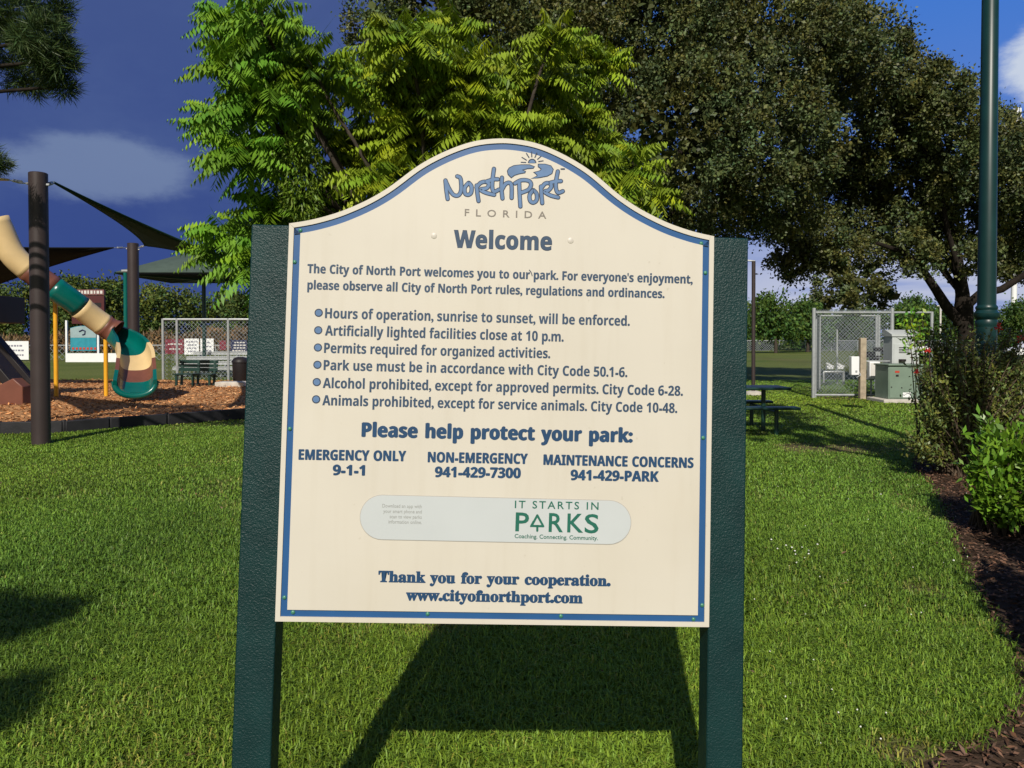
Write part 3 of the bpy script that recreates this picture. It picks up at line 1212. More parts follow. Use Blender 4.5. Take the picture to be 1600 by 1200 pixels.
def leaf_cloud(lobes, per, L, W, tint=(1, .35, .15), clump=.35, k=26, squash=.8, flat=.0):
    """lobes (centre, radius): clumps of leaves over each lobe; per = leaves for a square metre of lobe surface"""
    parts = []
    for c, r in lobes:
        n = int(per * 4 * math.pi * r * r)
        nc = max(4, n // k)
        cc, cd = lobe_points(nc, c, r, .6, squash)
        idx = rng.integers(0, nc, n)
        ct = tints(nc, 1, .3, .2)
        cr = clump * min(1.0, r) * rng.uniform(.5, 1.4, (nc, 1))
        P = cc[idx] + rng.normal(0, .5, (n, 3)) * cr[idx]
        A = cd[idx] * .6 + rng.normal(0, .8, (n, 3))
        A[:, 2] -= flat
        S = rng.normal(0, 1, (n, 3))
        t = tints(n, *tint) * ct[idx]
        parts.append(leaves(P, A, S, L * rng.uniform(.6, 1.4, n), W * rng.uniform(.6, 1.4, n), t))
    return join(parts)


def limb(mb, a, b, r0, r1, bend=.12, n=7):
    a, b = Vector(a), Vector(b)
    L = (b - a).length
    off = Vector((random.uniform(-1, 1), random.uniform(-1, 1), random.uniform(.2, 1))) * bend * L
    pts_ = [a.lerp(b, t) + off * math.sin(math.pi * t) + Vector((random.uniform(-1, 1), random.uniform(-1, 1), 0)) * .012 * L * (0 < t < 1)
            for t in [i / n for i in range(n + 1)]]
    mb.tube(pts_, [r0 + (r1 - r0) * (i / n) ** .8 for i in range(n + 1)], 9)
    return pts_


# two live oaks
def px_lobes(lst, D, dspread, mul=1.0):
    out = []
    for x, y, r in lst:
        d = D + random.uniform(-dspread, dspread)
        out.append((at(x, y, d), r * mul * d / F))
    return out


LEFT_OAK = [(600, 40, 62), (680, -10, 90), (780, -50, 120), (760, 70, 110), (900, -40, 140), (880, 120, 120), (1000, 70, 150), (1060, 200, 140),
            (1010, 300, 100), (1110, 300, 80), (1150, 110, 150), (1080, -60, 150), (1230, -30, 110), (1190, 230, 120), (1140, 335, 55), (900, 290, 100),
            (1270, 60, 90), (640, 100, 70)]
RIGHT_OAK = [(1310, 50, 62), (1330, 90, 85), (1350, 190, 130), (1425, 180, 85), (1476, 170, 55), (1500, 240, 95), (1562, 220, 55), (1590, 280, 65),
             (1400, 300, 110), (1290, 310, 95), (1238, 388, 48), (1300, 385, 52), (1410, 372, 52), (1500, 330, 80), (1590, 360, 62), (1660, 330, 90),
             (1480, 392, 40), (1220, 330, 60), (1340, 455, 34), (1300, 462, 26), (1372, 464, 26), (1310, 432, 34), (1360, 430, 34), (1330, 475, 20), (1470, 120, 30), (1396, 80, 34), (1700, 400, 70), (1555, 395, 40), (1600, 405, 40), (1450, 405, 34), (1250, 405, 36), (1620, 250, 60), (1660, 240, 60), (1530, 400, 36)]


def oak(name, lst, D, trunk_px, label, per):
    base = gr(trunk_px, 530 + CAM_H * F / D)
    root = empty(name, base, label, 'tree')
    lobes = px_lobes(lst, D, 2.4)
    big = leaf_cloud([(c, r * .5) for c, r in lobes], 30, .28, .2, (.8, .3, .1), .4, 12, .85)
    v, f, c = join([leaf_cloud(lobes, per, .108, .070, (1, .5, .15), .33, 120, .85), big])
    np_mesh('crown', v, f, M['leaf_oak'], c, root)
    return root, lobes, base


def oak_trunk(root, base, lobes, fork_z, r, extra=()):
    mb = MB()
    top = base + Vector((0, 0, fork_z))
    mb.tube([base + Vector((0, 0, -.1)), base + Vector((0, 0, .25)), base + Vector((.05, 0, fork_z * .6)), top], [r * 1.5, r * 1.1, r * .95, r], 12)
    for path, r0, r1 in extra:
        n = len(path)
        mb.tube(path, [r0 + (r1 - r0) * i / (n - 1) for i in range(n)], 10)
    for c, rr in lobes:
        if random.random() < .75:
            limb(mb, top, c, r * .42, .04, .12)
    mb.build('trunk', M['bark_shaded'], root, smooth=True)


root, lobes, base = oak('oak_tree', LEFT_OAK, 23.0, 955, 'broad dark live oak rising behind the sign and the light green tree', 215)
oak_trunk(root, base, lobes, 2.6, .38)
root, lobes, base = oak('oak_tree', RIGHT_OAK, 26.0, 1506, 'dark live oak with forked trunk behind the lamp post and the wire enclosure', 240)
oak_trunk(root, base, lobes[:4] + lobes[7:9], 3.0, .25, [
    ([at(1500, 505, 26), at(1478, 478, 26), at(1462, 452, 25.8), at(1440, 420, 25.6), at(1415, 395, 25.4), at(1370, 380, 25)], .20, .06),
    ([at(1503, 500, 26), at(1504, 460, 26), at(1498, 420, 26.1), at(1490, 370, 26.2), at(1470, 300, 26.3)], .26, .11),
    ([at(1508, 480, 26), at(1530, 460, 26), at(1565, 452, 25.8), at(1600, 430, 25.6), at(1650, 400, 25.5)], .16, .08)])


# light green tree with feathered leaves
def build_feather_tree():
    D = 7.2
    base = Vector((-.75, D + .1, 0))
    root = empty('feather_leaf_tree', base, 'light green tree with long feathered leaves spreading behind the sign', 'tree')
    lobes_px = [(400, 75, 85), (345, 110, 60), (330, 190, 45), (400, 160, 75), (480, 110, 70), (370, 240, 48), (430, 230, 45), (350, 365, 52), (330, 390, 36),
                (420, 330, 60), (560, 130, 70), (630, 130, 85), (640, 60, 60), (690, 50, 50), (720, 130, 85), (790, 120, 70), (760, 190, 70),
                (650, 210, 80), (560, 230, 70), (530, 300, 70), (600, 280, 60), (850, 130, 60), (905, 100, 58), (945, 105, 36), (900, 190, 60),
                (950, 235, 55), (1000, 265, 40), (1020, 310, 32), (830, 220, 60), (390, 30, 45), (345, 35, 38), (660, 300, 60), (480, 190, 55), (470, 370, 60),
                (870, 60, 30), (400, 405, 45)]
    parts = []
    twig = MB()
    top = base + Vector((.02, .05, 1.75))
    twig.tube([base + Vector((0, 0, -.1)), base + Vector((0, 0, .3)), base + Vector((.03, 0, 1.1)), top], [.14, .11, .095, .085], 10)
    for lx, ly, lr in lobes_px:
        lx = 660 + (lx - 660) * (.94 if lx < 660 else .97)
        d = D + random.uniform(-.9, .9)
        c = at(lx, ly, d)
        r = lr * d / F
        br = limb(twig, top, c, .036, .012, .06)
        nt = max(4, int(66 * r * r + 5))
        for _ in range(nt):
            dv = Vector((random.gauss(0, 1), random.gauss(0, 1) - .35, random.gauss(0, .8) + .15)).normalized()
            tip = c + Vector((dv.x, dv.y, dv.z * .75)) * r * random.uniform(.10, .58)
            twig.tube([c, c.lerp(tip, .5) + Vector((0, 0, .03)), tip], [.008, .006, .004], 5, False)
            nf = random.randint(4, 6)
            a0 = random.uniform(0, 6.28)
            shade = random.uniform(.75, 1.15)
            green = max(0.0, min(1.0, (580 - lx) / 140))
            for k in range(nf):
                a = a0 + k * 6.283 / nf + random.uniform(-.3, .3)
                out = Vector((math.cos(a), math.sin(a), random.uniform(-.35, .65))) + dv * .8
                out.normalize()
                L = random.uniform(.28, .52) * min(1.0, .65 + r)
                npair = int(L / .036)
                droop = random.uniform(.25, .6)
                t = np.linspace(.12, 1, npair)
                o3, tp = np.array(out), np.array(tip)
                down = np.array([0, 0, -1.])
                pos = tp + o3 * L * t[:, None] + down * droop * L * (t ** 2)[:, None]
                tan = norm(o3 * L + down * 2 * droop * L * t[:, None])
                side = norm(np.cross(tan, down))
                ll = .165 * np.sqrt(np.clip(1.08 - t ** 3, .1, 1)) * (L / .6) ** .5
                col = np.array([1.0, 1.0, 1.0]) * shade * random.uniform(.8, 1.2)
                col = col * np.array([1 - .30 * green, 1, 1 + .2 * green])
                if random.random() < .35:
                    col = col * np.array([1.3, 1.12, .8])
                if random.random() < .25:
                    col = col * np.array([.75, .9, 1.0])
                for s in (-1, 1):
                    Al = side * s * .75 + tan * .2 + down * random.uniform(.6, 1.25)
                    Al = Al + rng.normal(0, .16, Al.shape)
                    cc = np.tile(col, (npair, 1)) * rng.uniform(.85, 1.15, (npair, 1))
                    parts.append(leaves(pos, Al, tan, ll, ll * .27, cc))
                # the leaf's stalk
                parts.append(leaves(tp[None], o3[None] + down[None] * droop * .6, side[:1], [L], [.006], col[None] * .8))
    # a finer leaved tangle hanging in the middle
    for cx, cy, rr in ((465, 265, 40), (470, 310, 30), (455, 240, 26)):
        c = at(cx, cy, D - .55)
        r = rr * D / F
        P, dd = lobe_points(900, c, r, .7, 1.1)
        parts.append(leaves(P, rng.normal(0, .5, P.shape) + np.array([0, 0, -.9]) + dd * .4, rng.normal(0, 1, P.shape), .05 * rng.uniform(.6, 1.4, 900),
                            .014 * np.ones(900), tints(900, .75, .3, .15) * np.array([.72, .82, 1.2])))
    v, f, c = join(parts)
    np_mesh('crown', v, f, M['leaf_lime'], c, root)
    twig.build('trunk', M['bark'], root, smooth=True)


build_feather_tree()


# pines at the left
def needles(c, r, n, L, parts, tint):
    k = max(6, n // 60)
    tc_, td = lobe_points(k, c, r, .3, .8)
    for p, d in zip(tc_, td):
        m_ = n // k
        A = d * .5 + norm(rng.normal(0, 1, (m_, 3))) * .9 + np.array([0, 0, .15])
        parts.append(leaves(np.tile(p, (m_, 1)) + rng.normal(0, .03, (m_, 3)), A, rng.normal(0, 1, (m_, 3)), L * rng.uniform(.6, 1.2, m_),
                            np.full(m_, .0085), tints(m_, tint, .4, .2)))


def pine(base, height, limbs, label):
    root = empty('pine_tree', base, label, 'tree')
    base = Vector(base)
    mb = MB()
    mb.tube([base + Vector((0, 0, -.1)), base + Vector((0, 0, .4)), base + Vector((.08, 0, height * .5)), base + Vector((.05, .1, height))],
            [.26, .2, .15, .05], 12)
    parts = []
    for c, r, n in limbs:
        c = Vector(c)
        z = min(height - .3, max(1.5, c.z - .5))
        limb(mb, base + Vector((.06, 0, z)), c, .055, .015, .05)
        needles(c, r, int(n * 1.7), .17, parts, 1.0)
    v, f, c = join(parts)
    np_mesh('crown', v, f, M['leaf_pine'], c, root)
    mb.build('trunk', M['bark_shaded'], root, smooth=True)


lim = [(at(30, 30, 8.6), .42, 2600), (at(85, 95, 8.4), .24, 1400), (at(40, 105, 8.8), .34, 1700), (at(100, 135, 8.5), .10, 420), (at(-60, 40, 8.5), .6, 2600),
       (at(90, 20, 8.7), .14, 500), (at(-330, -60, 9), .8, 2600), (at(20, -70, 8.4), .55, 1700), (at(60, 60, 8.2), .28, 1500)]
pine((-9.3, 8.8, 0), 7.5, lim, 'tall pine whose needle tufts hang into the top left corner')
lim = [(at(-8, 250, 10.8), .16, 900), (at(-60, 235, 11), .4, 1200), (at(-110, 180, 11.2), .6, 1500), (at(-90, 120, 11), .55, 1300)]
pine((-9.6, 11.0, 0), 6.0, lim, 'small pine whose needle tip shows at the left edge above the brown post')
# a third one behind the viewer's left shoulder throws the shade on the lawn at the left edge
lim = [((-3.3, .45, 3.0), .26, 1700), ((-3.75, .3, 3.1), .35, 1500), ((-2.75, -.6, 3.0), .2, 1000), ((-3.2, -.5, 2.9), .3, 1200), ((-4.7, -1.1, 4.2), .8, 2500),
       ((-4.3, -.1, 2.7), .4, 2000)]
pine((-4.9, -.9, 0), 5.0, lim, 'young pine beside the lawn left of the viewer')


# a tree outside the picture on the right: its high crown shades the grass round the picnic table
base = Vector((4.7, 3.0, 0))
root = empty('oak_tree', base, 'live oak outside the picture at right whose high crown shades the picnic table', 'tree')
lobes = [(Vector(c), r) for c, r in (((3.4, 5.1, 5.7), .6), ((4.0, 5.9, 6.4), .65), ((4.4, 6.9, 7.2), .75), ((4.5, 8.1, 7.8), .7), ((4.1, 4.6, 5.6), .5), ((4.9, 4.0, 5.6), .6))]
v, f, c = leaf_cloud(lobes, 190, .125, .09, (1, .45, .12), .36, 50, .6)
np_mesh('crown', v, f, M['leaf_oak'], c, root)
mb = MB()
mb.tube([base + Vector((0, 0, -.1)), base + Vector((0, 0, .3)), base + Vector((.05, 0, 2)), base + Vector((0, 0, 4.4))], [.36, .26, .22, .2], 12)
for c_, r_ in lobes:
    limb(mb, base + Vector((0, 0, 4.3)), c_, .09, .03, .08)
mb.build('trunk', M['bark_shaded'], root, smooth=True)

# far woods
def far_wood(name, label, x0, x1, D, top, m, seed, brush=True, base=.2):
    r0 = np.random.default_rng(seed)
    lobes = []
    x = x0
    while x < x1:
        d = D + r0.uniform(-7, 7)
        zt = top(x) * r0.uniform(.82, 1.06)
        r = r0.uniform(1.4, 2.6)
        z = base + r * .5
        while z < zt - r * .4:
            lobes.append((Vector((x + r0.uniform(-1.2, 1.2), d + r0.uniform(-2, 2), z)), r * r0.uniform(.75, 1.1)))
            z += r * .9
        lobes.append((Vector((x, d, zt - r * .7)), r * .8))
        x += r0.uniform(1.3, 2.4)
    v, f, c = leaf_cloud(lobes, 15, .40, .26, (1, .4, .2), .9, 40, .85)
    return tag(np_mesh(name, v, f, m, c), label, 'woodland', kind='stuff')


def top_left(x, D=100):
    px = 800 + x / D * F
    y = np.interp(px, [-300, 0, 60, 90, 110, 150, 200, 260, 300, 350, 390, 460], [425, 440, 440, 428, 424, 432, 440, 444, 455, 466, 458, 470])
    return CAM_H + (530 - y) / F * D


far_wood('woodland', 'dense dark green wood closing the field behind the playground', -112, -24, 100, top_left, M['leaf_wood'], 5)
far_wood('woodland', 'low green wood along the far side of the field at right', 2, 92, 112, lambda x: 6.6 + .9 * math.sin(x * .35) + .5 * math.sin(x * .9), M['leaf_right'], 6)


def brush(name, label, x0, x1, D, n, h, m):
    x = rng.uniform(x0, x1, n)
    y = D + rng.uniform(-2, 2, n)
    hh = h * (1 + .45 * pnoise(x, x * 0, .45, 9) + .25 * pnoise(x, x * 0, 1.7, 10))
    z = rng.uniform(0, 1, n) ** .8 * np.clip(hh, .4, 9)
    A = rng.normal(0, .6, (n, 3)) + np.array([0, 0, .9])
    v, f, c = leaves(np.c_[x, y, z], A, rng.normal(0, 1, (n, 3)), rng.uniform(.3, .8, n), rng.uniform(.08, .22, n), tints(n, 1, .45, .25))
    return tag(np_mesh(name, v, f, m, c), label, 'brush', kind='stuff')


brush('dry_brush', 'reddish dry brush along the foot of the wood behind the playground', -100, -22, 84, 22000, 1.8, M['leaf_brush'])

# three trees that stand clear of the wood
for px, D, h, w, lab in ((1212, 88, 7.0, 3.6, 'round green tree standing before the far wood beside the sign post'),
                         (1262, 95, 6.4, 3.0, 'smaller green tree behind the corner of the wire enclosure'),
                         (1420, 92, 6.0, 3.4, 'green tree showing over the grey electrical cabinet')):
    b = Vector(((px - 800) / F * D, D, 0))
    root = empty('broadleaf_tree', b, lab, 'tree')
    lobes = [(b + Vector((random.uniform(-w, w) * .6, random.uniform(-1, 1), h * random.uniform(.3, .85))), random.uniform(1.0, 1.7)) for _ in range(12)]
    lobes.append((b + Vector((0, 0, h - 1.0)), 1.2))
    v, f, c = leaf_cloud(lobes, 11, .42, .26, (1.15, .4, .15), .7, 20)
    np_mesh('crown', v, f, M['leaf_right'], c, root)
    mb = MB()
    limb(mb, b, b + Vector((0, 0, h * .8)), .22, .06, .02)
    mb.build('trunk', M['bark'], root)


# ------------------------------------------------------------------ shrubs in the bed
def shrub(name, label, base, lobes, nstem, m, L, W, tint, flowers=(), stems_bare=.3, per_stem=60, lance=.0):
    base = Vector(base)
    root = empty(name, base, label, 'shrub')
    mb = MB()
    parts = []
    for _ in range(nstem):
        c, r = random.choice(lobes)
        dv = Vector((random.gauss(0, 1), random.gauss(0, 1), random.gauss(0, 1))).normalized()
        tip = Vector(c) + dv * r * random.uniform(.3, 1.05)
        s = base + Vector((random.uniform(-.22, .22), random.uniform(-.2, .2), 0))
        mid = s.lerp(tip, .5) + Vector((random.uniform(-.12, .12), random.uniform(-.12, .12), .12))
        pp = []
        for i in range(9):
            t = i / 8
            pp.append((s * (1 - t) ** 2 + mid * 2 * t * (1 - t) + tip * t * t))
        mb.tube(pp, [.011 - .008 * i / 8 for i in range(9)], 5, False)
        n = int(per_stem * random.uniform(.6, 1.3))
        t = stems_bare + (1 - stems_bare) * rng.uniform(0, 1, n) ** .7
        P = np.array([[*(s * (1 - q) ** 2 + mid * 2 * q * (1 - q) + tip * q * q)] for q in t]) + rng.normal(0, .045, (n, 3))
        td = np.array((tip - mid).normalized())
        A = norm(rng.normal(0, 1, (n, 3))) + td * lance + np.array([0, 0, .15])
        parts.append(leaves(P, A, rng.normal(0, 1, (n, 3)) * .6 + np.cross(A, [0, 0, 1.]), L * rng.uniform(.6, 1.35, n), W * rng.uniform(.7, 1.3, n), tints(n, *tint)))
    v, f, c = join(parts)
    np_mesh('foliage', v, f, m, c, root)
    mb.build('stems', M['stem'], root)
    for p, r in flowers:
        fm = MB()
        for _ in range(16):
            d = Vector((random.gauss(0, 1), random.gauss(0, 1), random.gauss(.3, 1))).normalized()
            fm.tube([Vector(p), Vector(p) + d * r * random.uniform(.5, 1)], [.004, .007], 5)
        fm.build('flower', M['flower_red'], root)
    return root


b1 = gr(1500, 742)
lob = [(at(1470, 600, b1.y - .1), .45), (at(1540, 600, b1.y + .2), .5), (at(1500, 660, b1.y), .42), (at(1590, 590, b1.y), .5), (at(1450, 640, b1.y - .2), .22),
       (at(1480, 555, b1.y), .30), (at(1570, 570, b1.y), .32), (at(1530, 560, b1.y), .28), (at(1605, 565, b1.y), .28), (at(1470, 525, b1.y), .22), (at(1525, 530, b1.y), .2), (at(1590, 525, b1.y), .22), (at(1450, 580, b1.y), .2), (at(1640, 620, b1.y), .5), (at(1430, 690, b1.y - .3), .15)]
shrub('flowering_shrub', 'sparse olive flowering shrub with red blooms below the lamp post', b1, lob, 300, M['leaf_fire'], .052, .025, (1.0, .5, .25),
      [(at(1560, 512, b1.y - .1), .065), (at(1596, 530, b1.y), .07), (at(1450, 548, b1.y - .1), .045), (at(1432, 580, b1.y - .2), .04)], .18, 82)
b3 = gr(1452, 715)
lob = [(at(1432, 500, b3.y), .16), (at(1420, 490, b3.y), .09), (at(1440, 520, b3.y), .12)]
shrub('yellow_leaf_shrub', 'thin shrub tipped with yellow green leaves in front of the grey cabinet', b3, lob, 9, M['leaf_bright'], .075, .035, (1.35, .3, .45), (), .72, 34)
b2 = gr(1575, 830)
lob = [(at(1570, 700, b2.y), .27), (at(1600, 690, b2.y + .1), .33), (at(1545, 735, b2.y - .1), .17), (at(1600, 770, b2.y - .1), .30), (at(1660, 720, b2.y), .4),
       (at(1560, 780, b2.y - .2), .14)]
shrub('leafy_shrub', 'bright lime green leafy shrub at the right edge before the flowering shrub', b2, lob, 130, M['leaf_bright'], .085, .034, (1.0, .3, .15), (), .45, 46, .8)
# shrubs of the same bed beside the viewer, outside the picture, shade the mulch
for x, y, h, w, lab in ((2.62, 2.35, 1.6, .42, 'tall clipped shrub in the bed nearest the viewer'), (3.1, 3.2, 1.75, .45, 'tall clipped shrub second from the viewer in the bed'),
                        (3.65, 4.05, 1.8, .45, 'tall clipped shrub third from the viewer in the bed'), (4.25, 4.9, 1.8, .48, 'tall clipped shrub nearest the lime green one in the bed')):
    lob = [(Vector((x + random.uniform(-.12, .25), y + random.uniform(-.3, .3), h * random.uniform(.2, .85))), w * random.uniform(.6, .9)) for _ in range(10)]
    shrub('leafy_shrub', lab, (x, y, 0), lob, 110, M['leaf_bright'], .10, .06, (.8, .3, .15), (), .2, 60)

# ------------------------------------------------------------------ lamp post
LD = 9.9
lp = at(1541, 530, LD)
lamp = empty('lamp_post', (lp.x, lp.y, 0), 'tall dark green lamp post with a ringed collar rising from the shrubs', 'lamp post')
mb = MB()
mb.lathe((lp.x, lp.y, 0), [(.24, 0), (.24, .12), (.19, .16), (.17, .5), (.135, .62), (.122, .70), (.120, 1.78)], 24)
mb.build('pedestal', M['lamp_green'], lamp, smooth=True, bevel=0)
mb = MB()
mb.lathe((lp.x, lp.y, 0), [(.120, 1.76), (.128, 1.79), (.128, 1.83), (.118, 1.85), (.135, 1.875), (.150, 1.895), (.150, 1.935), (.130, 1.955), (.118, 1.975),
                           (.128, 1.995), (.128, 2.015), (.108, 2.04), (.100, 2.06)], 28)
mb.build('collar', M['lamp_green'], lamp, smooth=True)
mb = MB()
mb.lathe((lp.x, lp.y, 0), [(.108, 2.03), (.106, 2.6), (.092, 6.9), (.075, 6.92)], 24)
mb.build('pole', M['lamp_green'], lamp, smooth=True)
mb = MB()
for s in (-1, 1):
    mb.tube([(lp.x, lp.y, 6.6), (lp.x + s * .35, lp.y, 6.85), (lp.x + s * .7, lp.y, 6.9), (lp.x + s * .9, lp.y, 6.8)], .035, 8)
mb.build('arm', M['lamp_green'], lamp, smooth=True)
for s in (-1, 1):
    mb = MB()
    mb.lathe((lp.x + s * .9, lp.y, 6.25), [(.10, .05), (.24, .08), (.26, .12), (.18, .36), (.09, .50), (.04, .56)], 16)
    mb.build('lantern', M['lamp_green'], lamp, smooth=True)


# ------------------------------------------------------------------ playground
def round_post(name, px, ybase, ytop, wpx, label, m, cat='post', D=None, group=None):
    D = D or gr(px, ybase).y
    b = at(px, ybase, D)
    t = at(px, ytop, D)
    r = wpx * D / F / 2
    root = empty(name, (b.x, D, 0), label, cat, group)
    mb = MB()
    mb.lathe((b.x, D, -.1), [(r, 0), (r, t.z + .09), (r * .9, t.z + .10)], 24)
    mb.build('column', m, root, smooth=True)
    for sg, dz in ((-1, .16), (1, .18)):
        mb = MB()
        mb.tube([(b.x + sg * (r - .02), D, t.z - dz), (b.x + sg * (r + .04), D, t.z - dz)], .02, 8)
        mb.build('eye_bolt', M['steel'], root)
    return Vector((b.x, D, t.z)), r


pA, rA = round_post('shade_post', 64.5, 695, 270, 27, 'stout brown shade sail post nearest the viewer at the playground kerb', M['post_brown'], 'post', group='brown posts holding the shade sails')
pB, rB = round_post('shade_post', 210, 622, 380, 16.5, 'farther brown shade sail post behind the foot of the slide', M['post_brown'], 'post', D=22.0, group='brown posts holding the shade sails')
# a third one hidden by the sign carries the far corner
pC = at(432, 428, 15.5)
root = empty('shade_post', (pC.x, pC.y, 0), 'brown shade sail post standing behind the sign', 'post', 'brown posts holding the shade sails')
mb = MB()
mb.lathe((pC.x, pC.y, -.1), [(.13, 0), (.13, pC.z + .2), (.11, pC.z + .22)], 20)
mb.build('column', M['post_brown'], root, smooth=True)


def sail(name, corners, sag, m, label, cables):
    """three corners, edges cut concave, a little cupped"""
    a, b, c = [Vector(p) for p in corners]
    ctr = (a + b + c) / 3
    N = 18

    def edge(p, q, t):
        return p.lerp(q, t) + (ctr - (p + q) / 2) * sag * 4 * t * (1 - t)
    root = empty(name, (ctr.x, ctr.y, ctr.z), label, 'shade sail')
    loop_ = []
    for p, q in ((a, b), (b, c), (c, a)):
        loop_ += [edge(p, q, i / N) for i in range(N)]
    rings = [loop_]
    for s in (.75, .5, .25):
        rings.append([ctr + (p - ctr) * s - Vector((0, 0, .10 * (1 - s))) for p in loop_])
    n = len(loop_)
    mb = MB()
    vs = [p for r_ in rings for p in r_] + [ctr - Vector((0, 0, .10))]
    fs = []
    for i in range(3):
        for k in range(n):
            fs.append((i * n + k, i * n + (k + 1) % n, (i + 1) * n + (k + 1) % n, (i + 1) * n + k))
    fs += [(3 * n + k, 3 * n + (k + 1) % n, 4 * n) for k in range(n)]
    mb.add(vs, fs)
    o = mb.build('cloth', m, root)
    sd = o.modifiers.new('thickness', 'SOLIDIFY')
    sd.thickness = .012
    sd.offset = 0
    mb = MB()
    mb.tube(loop_ + [loop_[0]], .018, 6)
    mb.build('edge_rope', m, root)
    for p, q in cables:
        mb = MB()
        p, q = Vector(p), Vector(q)
        mb.tube([p, p.lerp(q, .5) - Vector((0, 0, .02)), q], .012, 6)
        mb.tube([p.lerp(q, .25), p.lerp(q, .6)], .028, 6)
        mb.build('tension_cable', M['steel'], root)
    return root


V1 = at(84, 285, pA.y + .25)
V2 = at(226, 384, 21.4)
sail('shade_sail', (V1, V2, pC + Vector((-.2, .05, 0))), .30, M['sail_green'], 'dark green shade sail slanting from the brown post towards the feathered tree',
     [(V1, pA + Vector((rA, 0, -.18))), (V2, pB + Vector((rB, 0, -.12)))])
T = at(178, 387, 21.4)
sail('shade_sail', (T, at(-330, 372, 21.5), at(-80, 478, 27)), .12, M['sail_dark'], 'black shade sail stretched low over the slide at the left edge',
     [(T, pB + Vector((-rB, 0, -.12)))])
# tan corner of a further sail at the left edge
V4 = at(14, 281, pA.y + .5)
sail('shade_sail', (V4, at(-330, 190, 10.0), at(-300, 300, 17.0)), .3, M['tan'], 'tan shade sail corner tied to the brown post at the left edge',
     [(V4, pA + Vector((-rA, 0, -.16)))])

# slide
ctrl = [Vector(p) for p in [(-15.2, 21.2, 5.6), (-14.5, 21.1, 4.75), (-13.95, 21.0, 3.75), (-13.2, 20.95, 3.1), (-12.2, 20.95, 2.40), (-11.15, 20.95, 1.72),
                            (-10.4, 20.9, 1.28), (-9.88, 20.65, 1.0), (-9.6, 20.2, .66), (-9.54, 19.75, .36), (-9.54, 19.3, .17), (-9.54, 18.95, .12)]]
for q, d_ in enumerate((19.0, 19.2, 19.4, 19.7, 20.1)):
    e, k_ = Vector((0, 0, CAM_H)), ctrl[q]
    ctrl[q] = e + (k_ - e) * (d_ / k_.y)                       # runs square to the line of sight
ctrl[5:] = [Vector(((x - 800) / F * d, d, z)) for x, d, z in ((146, 20.6, 1.80), (173, 20.8, 1.50), (196, 20.62, 1.24), (209, 20.2, .92), (212, 19.65, .52),
                                                             (211, 19.0, .20), (210, 18.4, .05))]
path = []
for i in range(1, len(ctrl) - 2):
    p0, p1, p2, p3 = ctrl[i - 1:i + 3]
    for k in range(8):
        t = k / 8
        path.append(.5 * ((2 * p1) + (p2 - p0) * t + (2 * p0 - 5 * p1 + 4 * p2 - p3) * t * t + (3 * p1 - p0 - 3 * p2 + p3) * t ** 3))
path.append(ctrl[-2])
slide = empty('playground_slide', (path[-1].x, path[-1].y, 0), 'tan brown and teal trough slide curving down onto the wood chips', 'slide')


def chute_tube(i0, i1, m, name):
    mb = MB()
    n = 24
    vs, fs = [], []
    for r_, i in enumerate(range(i0, i1 + 1)):
        p = path[i]
        t = (path[min(i + 1, len(path) - 1)] - path[max(i - 1, 0)]).normalized()
        lat = t.cross(Vector((0, 0, 1))).normalized()
        up = lat.cross(t).normalized()
        u = i / (len(path) - 1)
        rad = .30 + .14 * min(1, max(0, (u - .5) / .22))
        e = 1.045 if i in (i0, i1) else 1.0                    # moulded joint flange
        for k in range(n):
            a = 2 * math.pi * k / n
            vs.append(p + up * (rad + rad * e * math.cos(a)) + lat * rad * e * math.sin(a))
        if r_:
            fs += [((r_ - 1) * n + k, (r_ - 1) * n + (k + 1) % n, r_ * n + (k + 1) % n, r_ * n + k) for k in range(n)]
    mb.add(vs, fs)
    o = mb.build(name, m, slide, smooth=True)
    sd = o.modifiers.new('thickness', 'SOLIDIFY')
    sd.thickness = .02
    return o


def trough(i0, i1, m, name):
    mb = MB()
    sec_n = 17
    vs, fs = [], []
    rows = list(range(i0, i1 + 1))
    for i in rows:
        p = path[i]
        t = (path[min(i + 1, len(path) - 1)] - path[max(i - 1, 0)]).normalized()
        lat = t.cross(Vector((0, 0, 1))).normalized()
        up = lat.cross(t).normalized()
        u = i / (len(path) - 1)
        hw = .38 + .11 * max(0, (u - .62) / .38) ** .7
        dep = .40 - .05 * max(0, (u - .85) / .15)
        for wall in (0, 1):                     # outside, inside
            g = 0 if wall == 0 else .085
            for k in range(sec_n):
                a = math.pi * (k / (sec_n - 1)) * 1.08 - math.pi * .04
                x, y = -math.cos(a), -math.sin(a)
                sx = math.copysign(abs(x) ** .7, x) * (hw - g)
                sy = math.copysign(abs(y) ** .7, y) * (dep - g) + dep
                vs.append(p + lat * sx + up * sy)
    n2 = 2 * sec_n
    for r_ in range(len(rows) - 1):
        for k in range(sec_n - 1):
            a = r_ * n2 + k
            fs.append((a, a + 1, a + 1 + n2, a + n2))
            b = a + sec_n
            fs.append((b, b + n2, b + n2 + 1, b + 1))
        for k in (0, sec_n - 1):
            a = r_ * n2 + k
            fs.append((a, a + n2, a + n2 + sec_n, a + sec_n))
    for r_ in (0, len(rows) - 1):
        for k in range(sec_n - 1):
            a = r_ * n2 + k
            fs.append((a, a + sec_n, a + sec_n + 1, a + 1))
    mb.add(vs, fs)
    return mb.build(name, m, slide, smooth=True)


